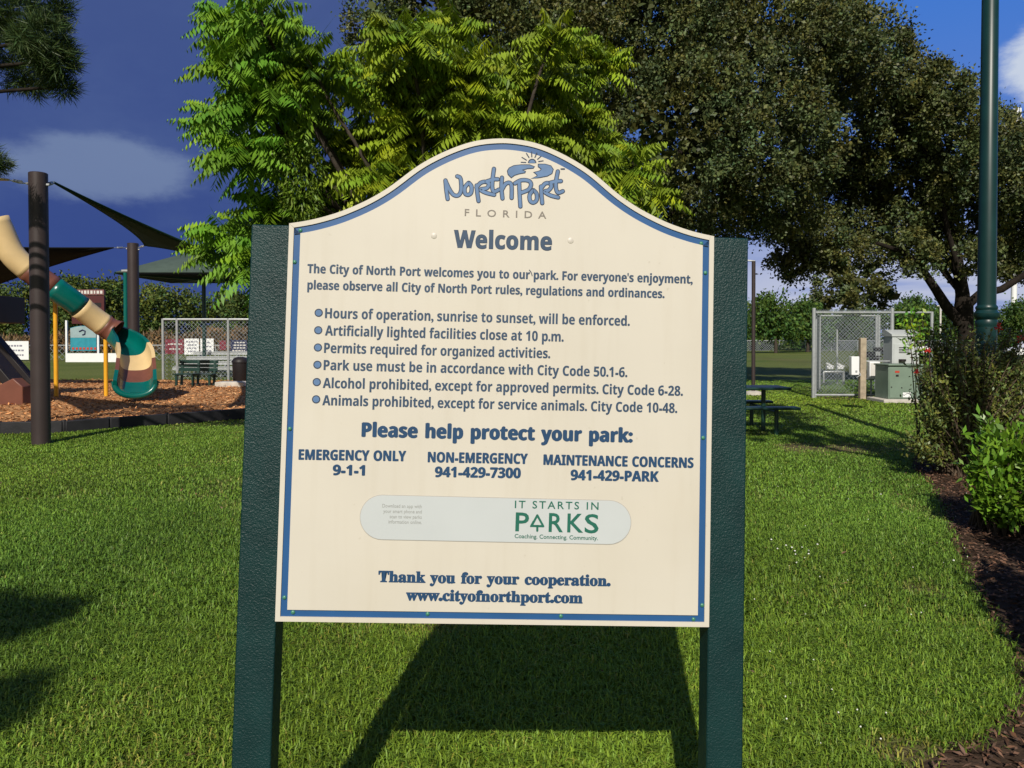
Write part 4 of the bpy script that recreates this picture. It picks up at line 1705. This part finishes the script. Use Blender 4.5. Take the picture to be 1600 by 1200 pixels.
last = len(path) - 1
print('slide path', last)
cuts = [(0, 14, 'tan'), (14, 20, 'slide_brown'), (20, 26, 'teal'), (26, 33, 'tan'), (33, 39, 'slide_brown'), (39, 52, 'teal'), (52, 60, 'tan'), (60, 66, 'slide_brown'), (66, last, 'teal')]
NAMES = {'tan': 'tan', 'slide_brown': 'brown', 'teal': 'teal'}
for a, b, c in cuts:
    b = min(b, last)
    if a < b:
        o = (chute_tube if b <= 41 else trough)(a, b, M[c], 'chute_section')
        o['label'] = NAMES[c] + ' moulded chute section'
mb = MB()                                       # rolled lip of the run-out
for k in range(1):
    p = path[-1]
    d_ = (path[-1] - path[-2]).normalized()
    lat = d_.cross(Vector((0, 0, 1))).normalized()
    arc = [p + lat * (math.cos(a) * .46) + d_ * (.02 + .05 * math.sin(a)) + Vector((0, 0, .40 - .38 * abs(math.sin(a)) ** .7)) for a in np.linspace(0.02, math.pi - .02, 17)]
    mb.tube(arc, .075, 10)
mb.build('run_out_lip', M['teal'], slide, smooth=True)
for px, yb, yt in ((88, 617, 477), (166, 622, 536)):
    D = 20.6 if px == 88 else 20.8
    b = at(px, yb, D)
    mb = MB()
    mb.tube([(b.x, D, -.05), (b.x, D, at(px, yt, D).z + .12)], .055, 12)
    mb.build('support_post', M['yellow'], slide, smooth=True)

# climber at the left edge
g0 = gr(18, 636)
D = g0.y
climb = empty('playground_climber', (g0.x, D, 0), 'brown panel and dark sloping climber at the left edge of the playground', 'climber')
mb = MB()
P = lambda x, y: (at(x, y, D).x, at(x, y, D).z)
mb.prism([P(-22, 638), P(36, 634), P(35, 604), P(20, 591), P(2, 600), P(-22, 604)], D, D + .35)
mb.build('panel', M['slide_brown'], climb, bevel=.02)
mb = MB()
mb.beam(at(-60, 488, D + .9), at(50, 618, D + .7), .9, .22)
mb.beam(at(-60, 470, D + .5), at(54, 604, D + .4), .09, .14)
mb.build('ramp', M['deck_dark'], climb, bevel=.02)
mb = MB()
for x, y in ((-20, 395), (4, 395)):
    q = at(x, y, D + 1.5)
    mb.tube([(q.x - .6, D + 1.5, 0), (q.x - .6, D + 1.5, q.z)], .07, 12)
q = at(-30, 470, D + 1.4)
mb.box((q.x - .5, D + 2.0, q.z - .2), (1.6, 1.4, .7))
mb.build('deck', M['deck_dark'], climb, bevel=.02)

# teal pole
D = 27.0
b = at(197.5, 600, D)
root = empty('light_pole', (b.x, D, 0), 'slim teal green pole with a small cap beside the farther brown post', 'pole')
mb = MB()
mb.tube([(b.x, D, 0), (b.x, D, at(197, 426, D).z)], [.075, .065], 12)
mb.build('pole', M['teal'], root, smooth=True)
q = at(199, 423, D)
mb = MB()
mb.box((q.x, D, q.z), (.32, .2, .06))
mb.build('cap', M['steel'], root)

# square canopy on one post
D = 34.0
b = at(319.5, 578, D)
root = empty('shade_canopy', (b.x, D, 0), 'grey green square canopy on a single dark teal post by the bleachers', 'canopy')
q = at(319.5, 434, D)
mb = MB()
mb.tube([(b.x, D, 0), (b.x, D, q.z)], .085, 12)
mb.build('post', M['table_green'], root, smooth=True)
hw = 2.6
ez, pz = at(222, 425, D - hw).z, at(320, 388, D).z
co = [Vector((b.x + sx * hw, D + sy * hw, ez)) for sx, sy in ((-1, -1), (1, -1), (1, 1), (-1, 1))]
mb = MB()
mb.add(co + [Vector((b.x, D, pz))], [(0, 1, 4), (1, 2, 4), (2, 3, 4), (3, 0, 4)])
o = mb.build('canopy', M['sail_grey'], root)
sd = o.modifiers.new('thickness', 'SOLIDIFY')
sd.thickness = .03
mb = MB()
for c in co:
    mb.beam((b.x, D, q.z - .1), c - Vector((0, 0, .04)), .09, .09)
mb.build('strut', M['table_green'], root)
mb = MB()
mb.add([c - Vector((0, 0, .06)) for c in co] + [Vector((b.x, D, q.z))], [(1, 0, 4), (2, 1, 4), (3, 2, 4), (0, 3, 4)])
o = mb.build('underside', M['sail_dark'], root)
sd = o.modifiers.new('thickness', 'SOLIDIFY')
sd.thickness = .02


# ------------------------------------------------------------------ things behind the playground
def wire_panel(mb, a, b, z0, z1, pitch, r):
    """diamond mesh between two ground points"""
    a, b = Vector(a), Vector(b)
    d = (b - a)
    W = d.length
    d.normalize()
    H = z1 - z0
    nrm = Vector((-d.y, d.x, 0))
    n = int((W + H) / pitch)
    for s in (0, 1):
        off = nrm * (r * (1 if s else -1))
        for i in range(1, n):
            c = i * pitch
            x0, h0 = (c, 0) if c <= W else (W, c - W)
            x1, h1 = (c - H, H) if c >= H else (0, c)
            if s:
                x0, x1 = W - x0, W - x1
            p = a + d * x0 + Vector((0, 0, z0 + h0)) + off
            q = a + d * x1 + Vector((0, 0, z0 + h1)) + off
            mb.beam(p, q, r * 2, r * 2, up=nrm)


def fence(name, label, xs, D, h, pitch, r, post_r, cat='fence', rail_mid=False, mesh=True):
    root = empty(name, (xs[0], D, 0), label, cat)
    for x in xs:
        mb = MB()
        mb.tube([(x, D, -.05), (x, D, h + .03)], post_r, 8)
        mb.build('fence_post', M['steel'], root)
    mb = MB()
    mb.tube([(xs[0], D, h), (xs[-1], D, h)], post_r * .8, 8)
    if rail_mid:
        mb.tube([(xs[0], D, .12), (xs[-1], D, .12)], post_r * .6, 8)
    mb.build('rail', M['steel'], root)
    if mesh:
        mb = MB()
        wire_panel(mb, (xs[0], D + post_r, 0), (xs[-1], D + post_r, 0), .05, h - .02, pitch, r)
        mb.build('chain_link', M['wire'], root)
    return root


D = 29.6
xs = [at(x, 590, D).x for x in (255, 277, 357, 440)]
fence('chain_link_fence', 'tall grey chain link fence with pale rails in front of the bleachers', xs, D, at(300, 499, D).z, .16, .004, .05)
xs = list(np.arange(-46, -17, 3.0))
fence('field_fence', 'low wire fence along the ball field hung with banners', xs, 57, 1.15, .45, .010, .04)
xs = list(np.arange(28, 62, 3.4))
fence('boundary_fence', 'long low wire fence at the far side of the field at right', xs, 100, 1.42, .30, .016, .05)


def banner(px0, px1, y0, y1, D, m, label, lines=0, ink='ink', cat='banner', group=None):
    a, b = at(px0, y0, D), at(px1, y1, D)
    root = empty('banner', ((a.x + b.x) / 2, D, b.z), label, cat, group)
    mb = MB()
    mb.box(((a.x + b.x) / 2, D, (a.z + b.z) / 2), (b.x - a.x, .02, a.z - b.z))
    mb.build('sheet', M[m], root)
    if lines:
        mb = MB()
        H = a.z - b.z
        for k in range(lines):
            w = (b.x - a.x) * random.uniform(.45, .8)
            z = a.z - H * (k + 1) / (lines + 1)
            x = (a.x + b.x) / 2 - w / 2
            while x < (a.x + b.x) / 2 + w / 2:
                l = random.uniform(.08, .22)
                mb.box((x + l / 2, D - .014, z), (l, .006, H * .09))
                x += l + .06
        mb.build('print', M[ink], root)
    return root


GB = 'advertising banners on the field fence'
banner(-60, 0, 535, 562, 56.9, 'pale', 'pale banner on the field fence beyond the left edge', 0, group=GB)
banner(0, 45, 533, 562, 56.9, 'white', 'white banner with faint print on the field fence behind the climber', 3, group=GB)
banner(258, 287, 530, 553, 56.9, 'red_vinyl', 'dark red banner left of two white banners', 2, 'pale', group=GB)
banner(288, 311, 529, 554, 56.9, 'white', 'white banner with grey lines of print next to the dark red banner', 4, group=GB)
banner(313, 334, 529, 554, 56.9, 'white', 'white banner right behind the canopy post', 3, group=GB)
banner(343, 353, 532, 547, 56.9, 'red_vinyl', 'small red banner beside the navy banner', 0, group=GB)
banner(360, 386, 531, 552, 56.9, 'navy', 'navy banner with white lines near the left sign post', 4, 'pale', group=GB)

# framed sign board in the field
D = 55.0
a, b = at(104, 505, D), at(154, 552, D)
root = empty('field_sign', ((a.x + b.x) / 2, D, 0), 'teal field sign in a white frame behind the yellow slide posts', 'sign')
mb = MB()
for x in (a.x, b.x):
    mb.box((x, D, a.z / 2 + .1), (.13, .13, a.z + .2))
mb.build('frame', M['white'], root)
mb = MB()
c_, d_ = at(110, 509, D), at(151, 548, D)
w, zt, zb = d_.x - c_.x, c_.z, d_.z
top = [(c_.x + w * t, zt - .16 * (2 * t - 1) ** 2) for t in np.linspace(0, 1, 9)]
mb.prism([(c_.x, zb), (d_.x, zb)] + top[::-1], D - .02, D + .03)
panel = mb.build('panel', M['teal_vinyl'], root)
mb = MB()
mb.prism([(c_.x + .02, zt - .85), (d_.x - .02, zt - .85)] + [(x, z - .03) for x, z in top[::-1]], D - .032, D - .021)
mb.build('header', mat('pale_teal_vinyl', (.27, .36, .38), .6, .2, .1, 3), panel)
mb = MB()
cx = (c_.x + d_.x) / 2
mb.tube([(cx - .28, D - .04, zt - .42), (cx - .05, D - .04, zt - .3), (cx + .15, D - .04, zt - .38), (cx + .12, D - .04, zt - .6), (cx - .05, D - .04, zt - .66)], .05, 6)
mb.build('emblem', M['navy'], panel)
mb = MB()
for k in range(7):
    mb.box((c_.x + .2 + k * w * .14, D - .036, zb + .16), (.16, .01, .16))
mb.build('print', M['sticker_red'], panel)
a, b = at(103, 552, 53.5), at(190, 560.5, 53.5)
root = tag(MB().box(((a.x + b.x) / 2, 53.5, a.z / 2), (b.x - a.x, .12, a.z)).build('field_kickboard', M['white'], bevel=.01),
           'long low white board on the grass below the teal field sign', 'board')

# scoreboard
D = 82.0
a, b = at(113, 453, D), at(164, 506, D)
root = empty('scoreboard', ((a.x + b.x) / 2, D, 0), 'maroon scoreboard with a pale header in front of the wood', 'scoreboard')
mb = MB()
mb.box(((a.x + b.x) / 2, D, (a.z + b.z) / 2 - .3), (b.x - a.x, .3, a.z - b.z - .6))
panel = mb.build('panel', M['maroon'], root)
mb = MB()
mb.box(((a.x + b.x) / 2, D, a.z - .25), (b.x - a.x, .32, .55))
mb.build('header', mat('scoreboard_header', (.20, .09, .09), .6, .2, .1, 2), root)
mb = MB()
x = a.x + .15
while x < b.x - .3:
    l = random.uniform(.14, .26)
    mb.box((x + l / 2, D - .17, a.z - .25), (l, .02, random.uniform(.28, .36)))
    x += l + random.uniform(.06, .16)
mb.build('lettering', M['pale'], root)
mb = MB()
for k in range(3):
    mb.box((a.x + .6 + k * 1.1, D - .16, (a.z + b.z) / 2 + .2), (.7, .02, .45))
    mb.box((a.x + .6 + k * 1.1, D - .16, (a.z + b.z) / 2 - .7), (.7, .02, .35))
mb.build('score_window', M['deck_dark'], panel)
for s in (.25, .75):
    x = a.x + (b.x - a.x) * s
    mb = MB()
    mb.box((x, D + .1, b.z / 2), (.2, .2, b.z + .2))
    mb.build('leg', M['maroon'], root)

# bleachers
D = 32.5
root = empty('bleachers', (at(330, 590, D).x, D, 0), 'low aluminium bleachers behind the chain link fence and dark bench', 'bleachers')
x0, x1 = at(272, 580, D).x, at(372, 580, D).x + 3.0
for k in range(4):
    mb = MB()
    mb.box(((x0 + x1) / 2, D + .7 * k, .42 + .20 * k), (x1 - x0, .26, .05))
    mb.box(((x0 + x1) / 2, D + .7 * k - .17, .34 + .20 * k), (x1 - x0, .03, .10))
    mb.build('seat_plank', M['aluminium'], root, bevel=.01)
    if k:
        mb = MB()
        mb.box(((x0 + x1) / 2, D + .7 * k - .42, .18 + .20 * k), (x1 - x0, .24, .04))
        mb.build('foot_plank', M['aluminium'], root)
for i in range(4):
    x = x0 + .3 + (x1 - x0 - .6) * i / 3
    mb = MB()
    mb.beam((x, D - .1, .05), (x, D + 2.3, .05), .06)
    mb.beam((x, D - .1, .3), (x, D + 2.3, .95), .05)
    for k in range(4):
        mb.beam((x, D + .7 * k, 0), (x, D + .7 * k, .40 + .2 * k), .05)
    mb.build('frame', M['steel'], root)
mb = MB()
for i in range(3):
    xa, xb = x0 + .3 + (x1 - x0 - .6) * i / 3, x0 + .3 + (x1 - x0 - .6) * (i + 1) / 3
    mb.beam((xa, D + .02, .05), (xb, D + .02, .36), .03)
    mb.beam((xb, D + .04, .05), (xa, D + .04, .36), .03)
mb.build('cross_brace', M['steel'], root)

# dark green bench
D = 25.6
a, b = at(275, 607, D), at(336, 607, D)
root = empty('park_bench', ((a.x + b.x) / 2, D, 0), 'dark green slatted park bench at the edge of the wood chips', 'bench')
cx, w = (a.x + b.x) / 2, (b.x - a.x)
mb = MB()
for k in range(3):
    mb.box((cx, D - .2 + k * .15, .44), (w, .13, .04))
mb.build('seat', M['table_green'], root, bevel=.01)
mb = MB()
for k in range(3):
    mb.box((cx, D + .24 + k * .03, .58 + k * .13), (w, .04, .11))
mb.build('backrest', M['table_green'], root, bevel=.01)
for s in (-.42, 0, .42):
    mb = MB()
    mb.beam((cx + s * w, D - .2, 0), (cx + s * w, D - .2, .43), .07)
    mb.beam((cx + s * w, D + .18, 0), (cx + s * w, D + .3, .88), .07)
    mb.beam((cx + s * w, D - .2, .41), (cx + s * w, D + .2, .41), .06)
    mb.build('leg', M['table_green'], root)
a, b = at(336, 597, 25.0), at(382, 608, 25.0)
tag(MB().box(((a.x + b.x) / 2, 25.3, a.z / 2), (b.x - a.x, .7, a.z)).build('concrete_block', M['concrete'], bevel=.03),
    'pale concrete block in the grass right of the dark green bench', 'block')
a = at(376, 600, 27.0)
root = empty('litter_bin', (a.x, 27.0, 0), 'black litter bin beside the left sign post in front of the bleachers', 'bin')
mb = MB()
mb.lathe((a.x, 27.0, 0), [(.22, 0), (.25, .05), (.28, .78), (.28, .8)], 16)
mb.build('body', M['deck_dark'], root, smooth=True)
mb = MB()
mb.lathe((a.x, 27.0, .78), [(.30, 0), (.30, .05), (.22, .16), (.10, .2)], 16)
mb.build('lid', M['deck_dark'], root, smooth=True)

# ------------------------------------------------------------------ right-hand side
# slim hooked pole
D = gr(1177, 617).y
b = at(1177, 617, D)
root = empty('thin_pole', (b.x, D, 0), 'thin dark pole with a short top arm beside the right sign post', 'pole')
mb = MB()
t = at(1177.5, 408, D)
mb.tube([(b.x, D, 0), (t.x, D, t.z)], .055, 12)
mb.build('pole', M['post_brown'], root, smooth=True)
mb = MB()
mb.tube([(t.x + .04, D, t.z), (t.x - .2, D, t.z + .02), (t.x - .26, D, t.z - .1), (t.x - .2, D, t.z - .55)], .025, 8)
mb.build('arm', M['steel'], root, smooth=True)
mb = MB()
mb.lathe((b.x, D, 0), [(.26, 0), (.25, .08), (.12, .12)], 12)
mb.build('footing', M['concrete'], root)

# picnic table
D = 13.2
x1 = at(1230, 640, D).x
x0 = x1 - 1.85
cx = (x0 + x1) / 2
root = empty('picnic_table', (cx, D, 0), 'dark green picnic table half hidden behind the right sign post', 'table')
mb = MB()
mb.box((cx, D + .15, .76), (x1 - x0, .74, .045))
mb.build('tabletop', M['table_green'], root, bevel=.015)
for s in (-1, 1):
    mb = MB()
    mb.box((cx, D + .15 + s * .66, .46), (x1 - x0, .27, .045))
    mb.build('seat', M['table_green'], root, bevel=.015)
for x in (x0 + .3, x1 - .36):
    mb = MB()
    mb.tube([(x, D + .15 - .66, 0), (x, D + .15 - .66, .44)], .035, 8)
    mb.tube([(x, D + .15 + .66, 0), (x, D + .15 + .66, .44)], .035, 8)
    mb.tube([(x, D + .15, 0), (x, D + .15, .74)], .04, 8)
    mb.tube([(x, D + .15 - .66, .40), (x, D + .15 + .66, .40)], .03, 8)
    mb.build('leg', M['table_green'], root)

# wire enclosure with utility gear
D = 20.9
xa, xb, xc = at(1271, 600, D).x, at(1393, 600, D).x, at(1455, 600, D).x
H = at(1271, 487, D).z
xk = at(1280, 600, D + 3).x
root = empty('wire_enclosure', (xa, D, 0), 'tall chain link enclosure around utility boxes under the oak', 'fence')
for x, y, h in ((xa, D, H + .1), (xa + .05, D + .02, H - .2), (xb, D, H + .1), (xc, D, H), (xk, D + 3, H), (xb + 1.0, D + 3, H), (xc, D + 3, H)):
    mb = MB()
    mb.tube([(x, y, -.05), (x, y, h)], .042 if h <= H else .05, 10)
    mb.build('fence_post', M['steel'], root)
for p_, q_ in (((xa, D, H - .02), (xc, D, H - .02)), ((xa, D, .08), (xc, D, .08)), ((xk, D + 3, H - .02), (xc, D + 3, H - .02)), ((xa, D, H - .02), (xk, D + 3, H - .02))):
    mb = MB()
    mb.tube([p_, q_], .026, 8)
    mb.build('rail', M['steel'], root)
mb = MB()
wire_panel(mb, (xa, D, 0), (xb, D, 0), .04, H - .03, .09, .0032)
wire_panel(mb, (xa, D, 0), (xk, D + 3, 0), .04, H - .03, .14, .0028)
wire_panel(mb, (xk, D + 3, 0), (xc, D + 3, 0), .04, H - .03, .14, .0028)
mb.build('chain_link', M['wire'], root)
mb = MB()
for k in range(40):                                   # barbed selvage along the top
    x = xa + (xb - xa) * k / 39
    mb.beam((x, D, H - .04), (x + .04, D, H + .05), .008)
    mb.beam((x + .04, D, H - .04), (x, D, H + .05), .008)
mb.build('top_barbs', M['wire'], root)

# timber post with meter boxes
D2 = 20.5
b = at(1347, 625, D2)
root = empty('meter_post', (b.x, D2, 0), 'weathered timber post with a white box in front of the wire enclosure', 'post')
mb = MB()
mb.box((b.x, D2, at(1347, 528, D2).z / 2), (.16, .14, at(1347, 528, D2).z))
mb.build('post', M['timber'], root, bevel=.012)
a, c = at(1330, 557, D2 - .1), at(1342, 586, D2 - .1)
mb = MB()
mb.box(((a.x + c.x) / 2, D2 - .05, (a.z + c.z) / 2), (c.x - a.x, .16, a.z - c.z))
bx = mb.build('meter_box', M['white'], root, bevel=.012)
mb = MB()
mb.box(((a.x + c.x) / 2 + .02, D2 - .137, c.z + .1), (.05, .012, .05))
mb.build('latch', M['steel'], bx)
mb = MB()
mb.tube([at(1342, 580, D2 - .05), at(1345, 586, D2 - .1), at(1338, 590, D2 - .12)], .012, 6)
mb.build('conduit', M['steel'], root)
a, c = at(1357, 565, D2), at(1373, 592, D2)
root = empty('switch_box', ((a.x + c.x) / 2, D2, 0), 'pale grey switch box on a steel leg between timber post and transformer', 'box')
mb = MB()
mb.box(((a.x + c.x) / 2, D2, (a.z + c.z) / 2), (c.x - a.x, .15, a.z - c.z))
mb.build('box', M['white'], root, bevel=.012)
mb = MB()
mb.box(((a.x + c.x) / 2, D2 - .082, (a.z + c.z) / 2), (c.x - a.x - .05, .014, a.z - c.z - .06))
mb.build('door', M['pale'], root, bevel=.004)
mb = MB()
for dx in (-.05, .10):
    mb.tube([((a.x + c.x) / 2 + dx, D2 + .03, 0), ((a.x + c.x) / 2 + dx, D2 + .03, c.z + .1)], .025, 8)
mb.beam(at(1352, 564, D2 + .08), at(1390, 564, D2 + .08), .03)
mb.build('leg', M['steel'], root)

# pipework inside the enclosure
g0 = at(1300, 600, 22.2)
root = empty('backflow_pipes', (g0.x, 22.2, 0), 'pale water pipes and valves inside the wire enclosure', 'pipes')
mb = MB()
mb.tube([at(1287, 598, 22.2), at(1287, 581, 22.2), at(1310, 581, 22.2), at(1318, 581, 22.2), at(1318, 600, 22.2)], .035, 8)
mb.tube([at(1308, 600, 22.6), at(1308, 515, 22.6)], .025, 8)
mb.build('pipe', M['aluminium'], root, smooth=True)
mb = MB()
for x in (1296, 1312):
    q = at(x, 574, 22.2)
    mb.box(q, (.18, .12, .10))
    mb.beam(q + Vector((-.1, -.02, .12)), q + Vector((.12, -.02, .02)), .05)
mb.build('valve', M['white'], root, bevel=.01)
mb = MB()
for k, (x, y) in enumerate(((1360, 553), (1372, 546), (1385, 551), (1366, 562))):
    q = at(x, y, 22.4)
    mb.box(q, (.22, .2, .12))
mb.beam(at(1352, 557, 22.4), at(1392, 557, 22.4), .05)
mb.build('meter', M['deck_dark'], root, bevel=.01)

# grey electrical cabinet
D2 = 20.4
a, c = at(1396, 515, D2), at(1437, 628, D2)
root = empty('electrical_cabinet', ((a.x + c.x) / 2, D2, 0), 'tall light grey electrical cabinet with sloped top behind the transformer', 'cabinet')
w = c.x - a.x
mb = MB()
mb.box(((a.x + c.x) / 2, D2 + .3, (a.z - .18) / 2), (w, .5, a.z - .18))
body = mb.build('body', M['cabinet'], root, bevel=.015)
mb = MB()
z1 = a.z - .18
mb.add([(a.x - .03, D2 + .02, z1), (c.x + .03, D2 + .02, z1), (c.x + .03, D2 + .58, z1), (a.x - .03, D2 + .58, z1),
        (a.x - .03, D2 + .02, z1 + .05), (c.x + .03, D2 + .02, z1 + .05), (c.x + .03, D2 + .40, z1 + .18), (a.x - .03, D2 + .40, z1 + .18),
        (c.x + .03, D2 + .58, z1 + .18), (a.x - .03, D2 + .58, z1 + .18)],
       [(0, 1, 2, 3), (4, 5, 6, 7), (7, 6, 8, 9), (0, 1, 5, 4), (3, 2, 8, 9), (0, 4, 7, 9, 3), (1, 5, 6, 8, 2)])
mb.build('roof', M['cabinet'], root)
mb = MB()
mb.box(((a.x + c.x) / 2, D2 + .042, .95), (w - .08, .016, 1.05))
dr = mb.build('door', M['cabinet'], root, bevel=.005)
q = at(1410, 563, D2)
mb = MB()
mb.lathe((q.x, D2 + .0, q.z), [(.09, -.03), (.09, .03)], 14)
mb.build('meter_dial', M['deck_dark'], root)
mb = MB()
for k in range(4):
    mb.box(((a.x + c.x) / 2 - .05 + .0, D2 + .030, 1.38 - k * .045), (.28, .01, .018))
mb.build('vent', M['deck_dark'], dr)

# transformer
D2 = 19.2
a, c = at(1389, 571, D2), at(1443, 628, D2)
w = c.x - a.x
root = empty('pad_transformer', ((a.x + c.x) / 2, D2, 0), 'sage green pad transformer box with small warning stickers beside the bushes', 'transformer')
mb = MB()
mb.box(((a.x + c.x) / 2, D2 + .35, .05), (w + .35, .95, .1))
mb.build('pad', M['concrete'], root, bevel=.02)
hz = a.z
mb = MB()
mb.box(((a.x + c.x) / 2, D2 + .38, hz / 2 + .05), (w, .72, hz - .1))
body = mb.build('body', M['transformer'], root, bevel=.015)
mb = MB()
mb.box(((a.x + c.x) / 2 + .005, D2 + .012, hz / 2 + .04), (w - .05, .016, hz - .18))
dr = mb.build('door', M['transformer'], root, bevel=.006)
mb = MB()
mb.box(((a.x + c.x) / 2, D2 + .37, hz + .012), (w + .05, .80, .035))
mb.build('lid', M['transformer'], root, bevel=.01)


def sticker(px, py, w_, h_, m, nm):
    q = at(px, py, D2)
    MB().box((q.x, D2 + .0015, q.z), (w_, .004, h_)).build(nm, M[m], dr)


sticker(1402, 581, .11, .05, 'sticker_red', 'warning_sticker')
sticker(1402, 587, .07, .05, 'deck_dark', 'warning_symbol')
sticker(1433, 584, .09, .09, 'sticker_red', 'warning_sticker')
sticker(1417, 617, .20, .12, 'white', 'notice_label')
for px, py in ((1393, 605), (1409, 606)):
    sticker(px, py, .03, .03, 'deck_dark', 'bolt')

# white monopole far behind
D = 150.0
b = at(1583, 535, D)
root = empty('monopole_tower', (b.x, D, 0), 'tall white monopole tower rising behind the oak at right', 'tower')
mb = MB()
mb.tube([(b.x, D, 0), (b.x + .2, D, at(1586, 168, D).z)], [.58, .30], 20)
mb.build('pole', M['white'], root, smooth=True)
mb = MB()
for z in (.995, .93):
    for k in range(6):
        t = k * 1.0472
        zz = at(1586, 168, D).z * z - 1.0
        mb.box((b.x + .2 + math.cos(t) * .62, D + math.sin(t) * .62, zz), (.26, .26, 2.0))
mb.build('antenna', M['white'], root)

# bare utility pole far off
D = 95.0
b = at(1469, 545, D)
root = empty('utility_pole', (b.x, D, 0), 'thin pale pole far behind the forked oak trunk', 'pole')
mb = MB()
mb.tube([(b.x, D, 0), (b.x, D, at(1469, 474, D).z)], .11, 8)
mb.build('pole', M['pale'], root)
mb = MB()
mb.box((b.x, D, at(1469, 474, D).z - .3), (.9, .1, .1))
mb.build('crossarm', M['pale'], root)


# parked cars
def car(px, D, label):
    b = Vector(((px - 800) / F * D, D, 0))
    root = empty('parked_car', b, label, 'car', 'white cars parked beyond the lawn')
    prof = [(-2.2, .35), (-2.25, .75), (-1.9, .92), (-1.25, 1.0), (-.7, 1.45), (.9, 1.5), (1.55, 1.05), (2.15, .95), (2.25, .6), (2.2, .35)]
    mb = MB()
    mb.prism([(b.x + x, z) for x, z in prof], D - .85, D + .85)
    mb.build('body', M['white'], root, bevel=.06)
    mb = MB()
    mb.prism([(b.x + x, z) for x, z in [(-1.1, 1.04), (-.66, 1.38), (.05, 1.42), (.05, 1.04)]], D - .865, D + .865)
    mb.prism([(b.x + x, z) for x, z in [(.13, 1.04), (.13, 1.42), (.85, 1.43), (1.35, 1.06)]], D - .865, D + .865)
    mb.build('window', M['glass'], root)
    for x in (-1.4, 1.4):
        for s in (-1, 1):
            mb = MB()
            n = 16
            vs = [(b.x + x + .33 * math.cos(6.283 * k / n), D + s * .76 + o_, .33 + .33 * math.sin(6.283 * k / n)) for o_ in (-.12, .12) for k in range(n)]
            mb.add(vs, [tuple(range(n)), tuple(range(n, 2 * n))] + [(k, (k + 1) % n, n + (k + 1) % n, n + k) for k in range(n)])
            mb.build('wheel', M['tyre'], root)
    for x, m_ in ((-2.235, 'pale'), (2.235, 'sticker_red')):
        for s in (-1, 1):
            MB().box((b.x + x, D + s * .62, .72), (.05, .3, .12)).build('headlight' if m_ == 'pale' else 'tail_light', M[m_], root)


car(1425, 62, 'white car parked beyond the grey electrical cabinet')
car(1622, 60, 'white car parked far behind the red flowers at the right edge')
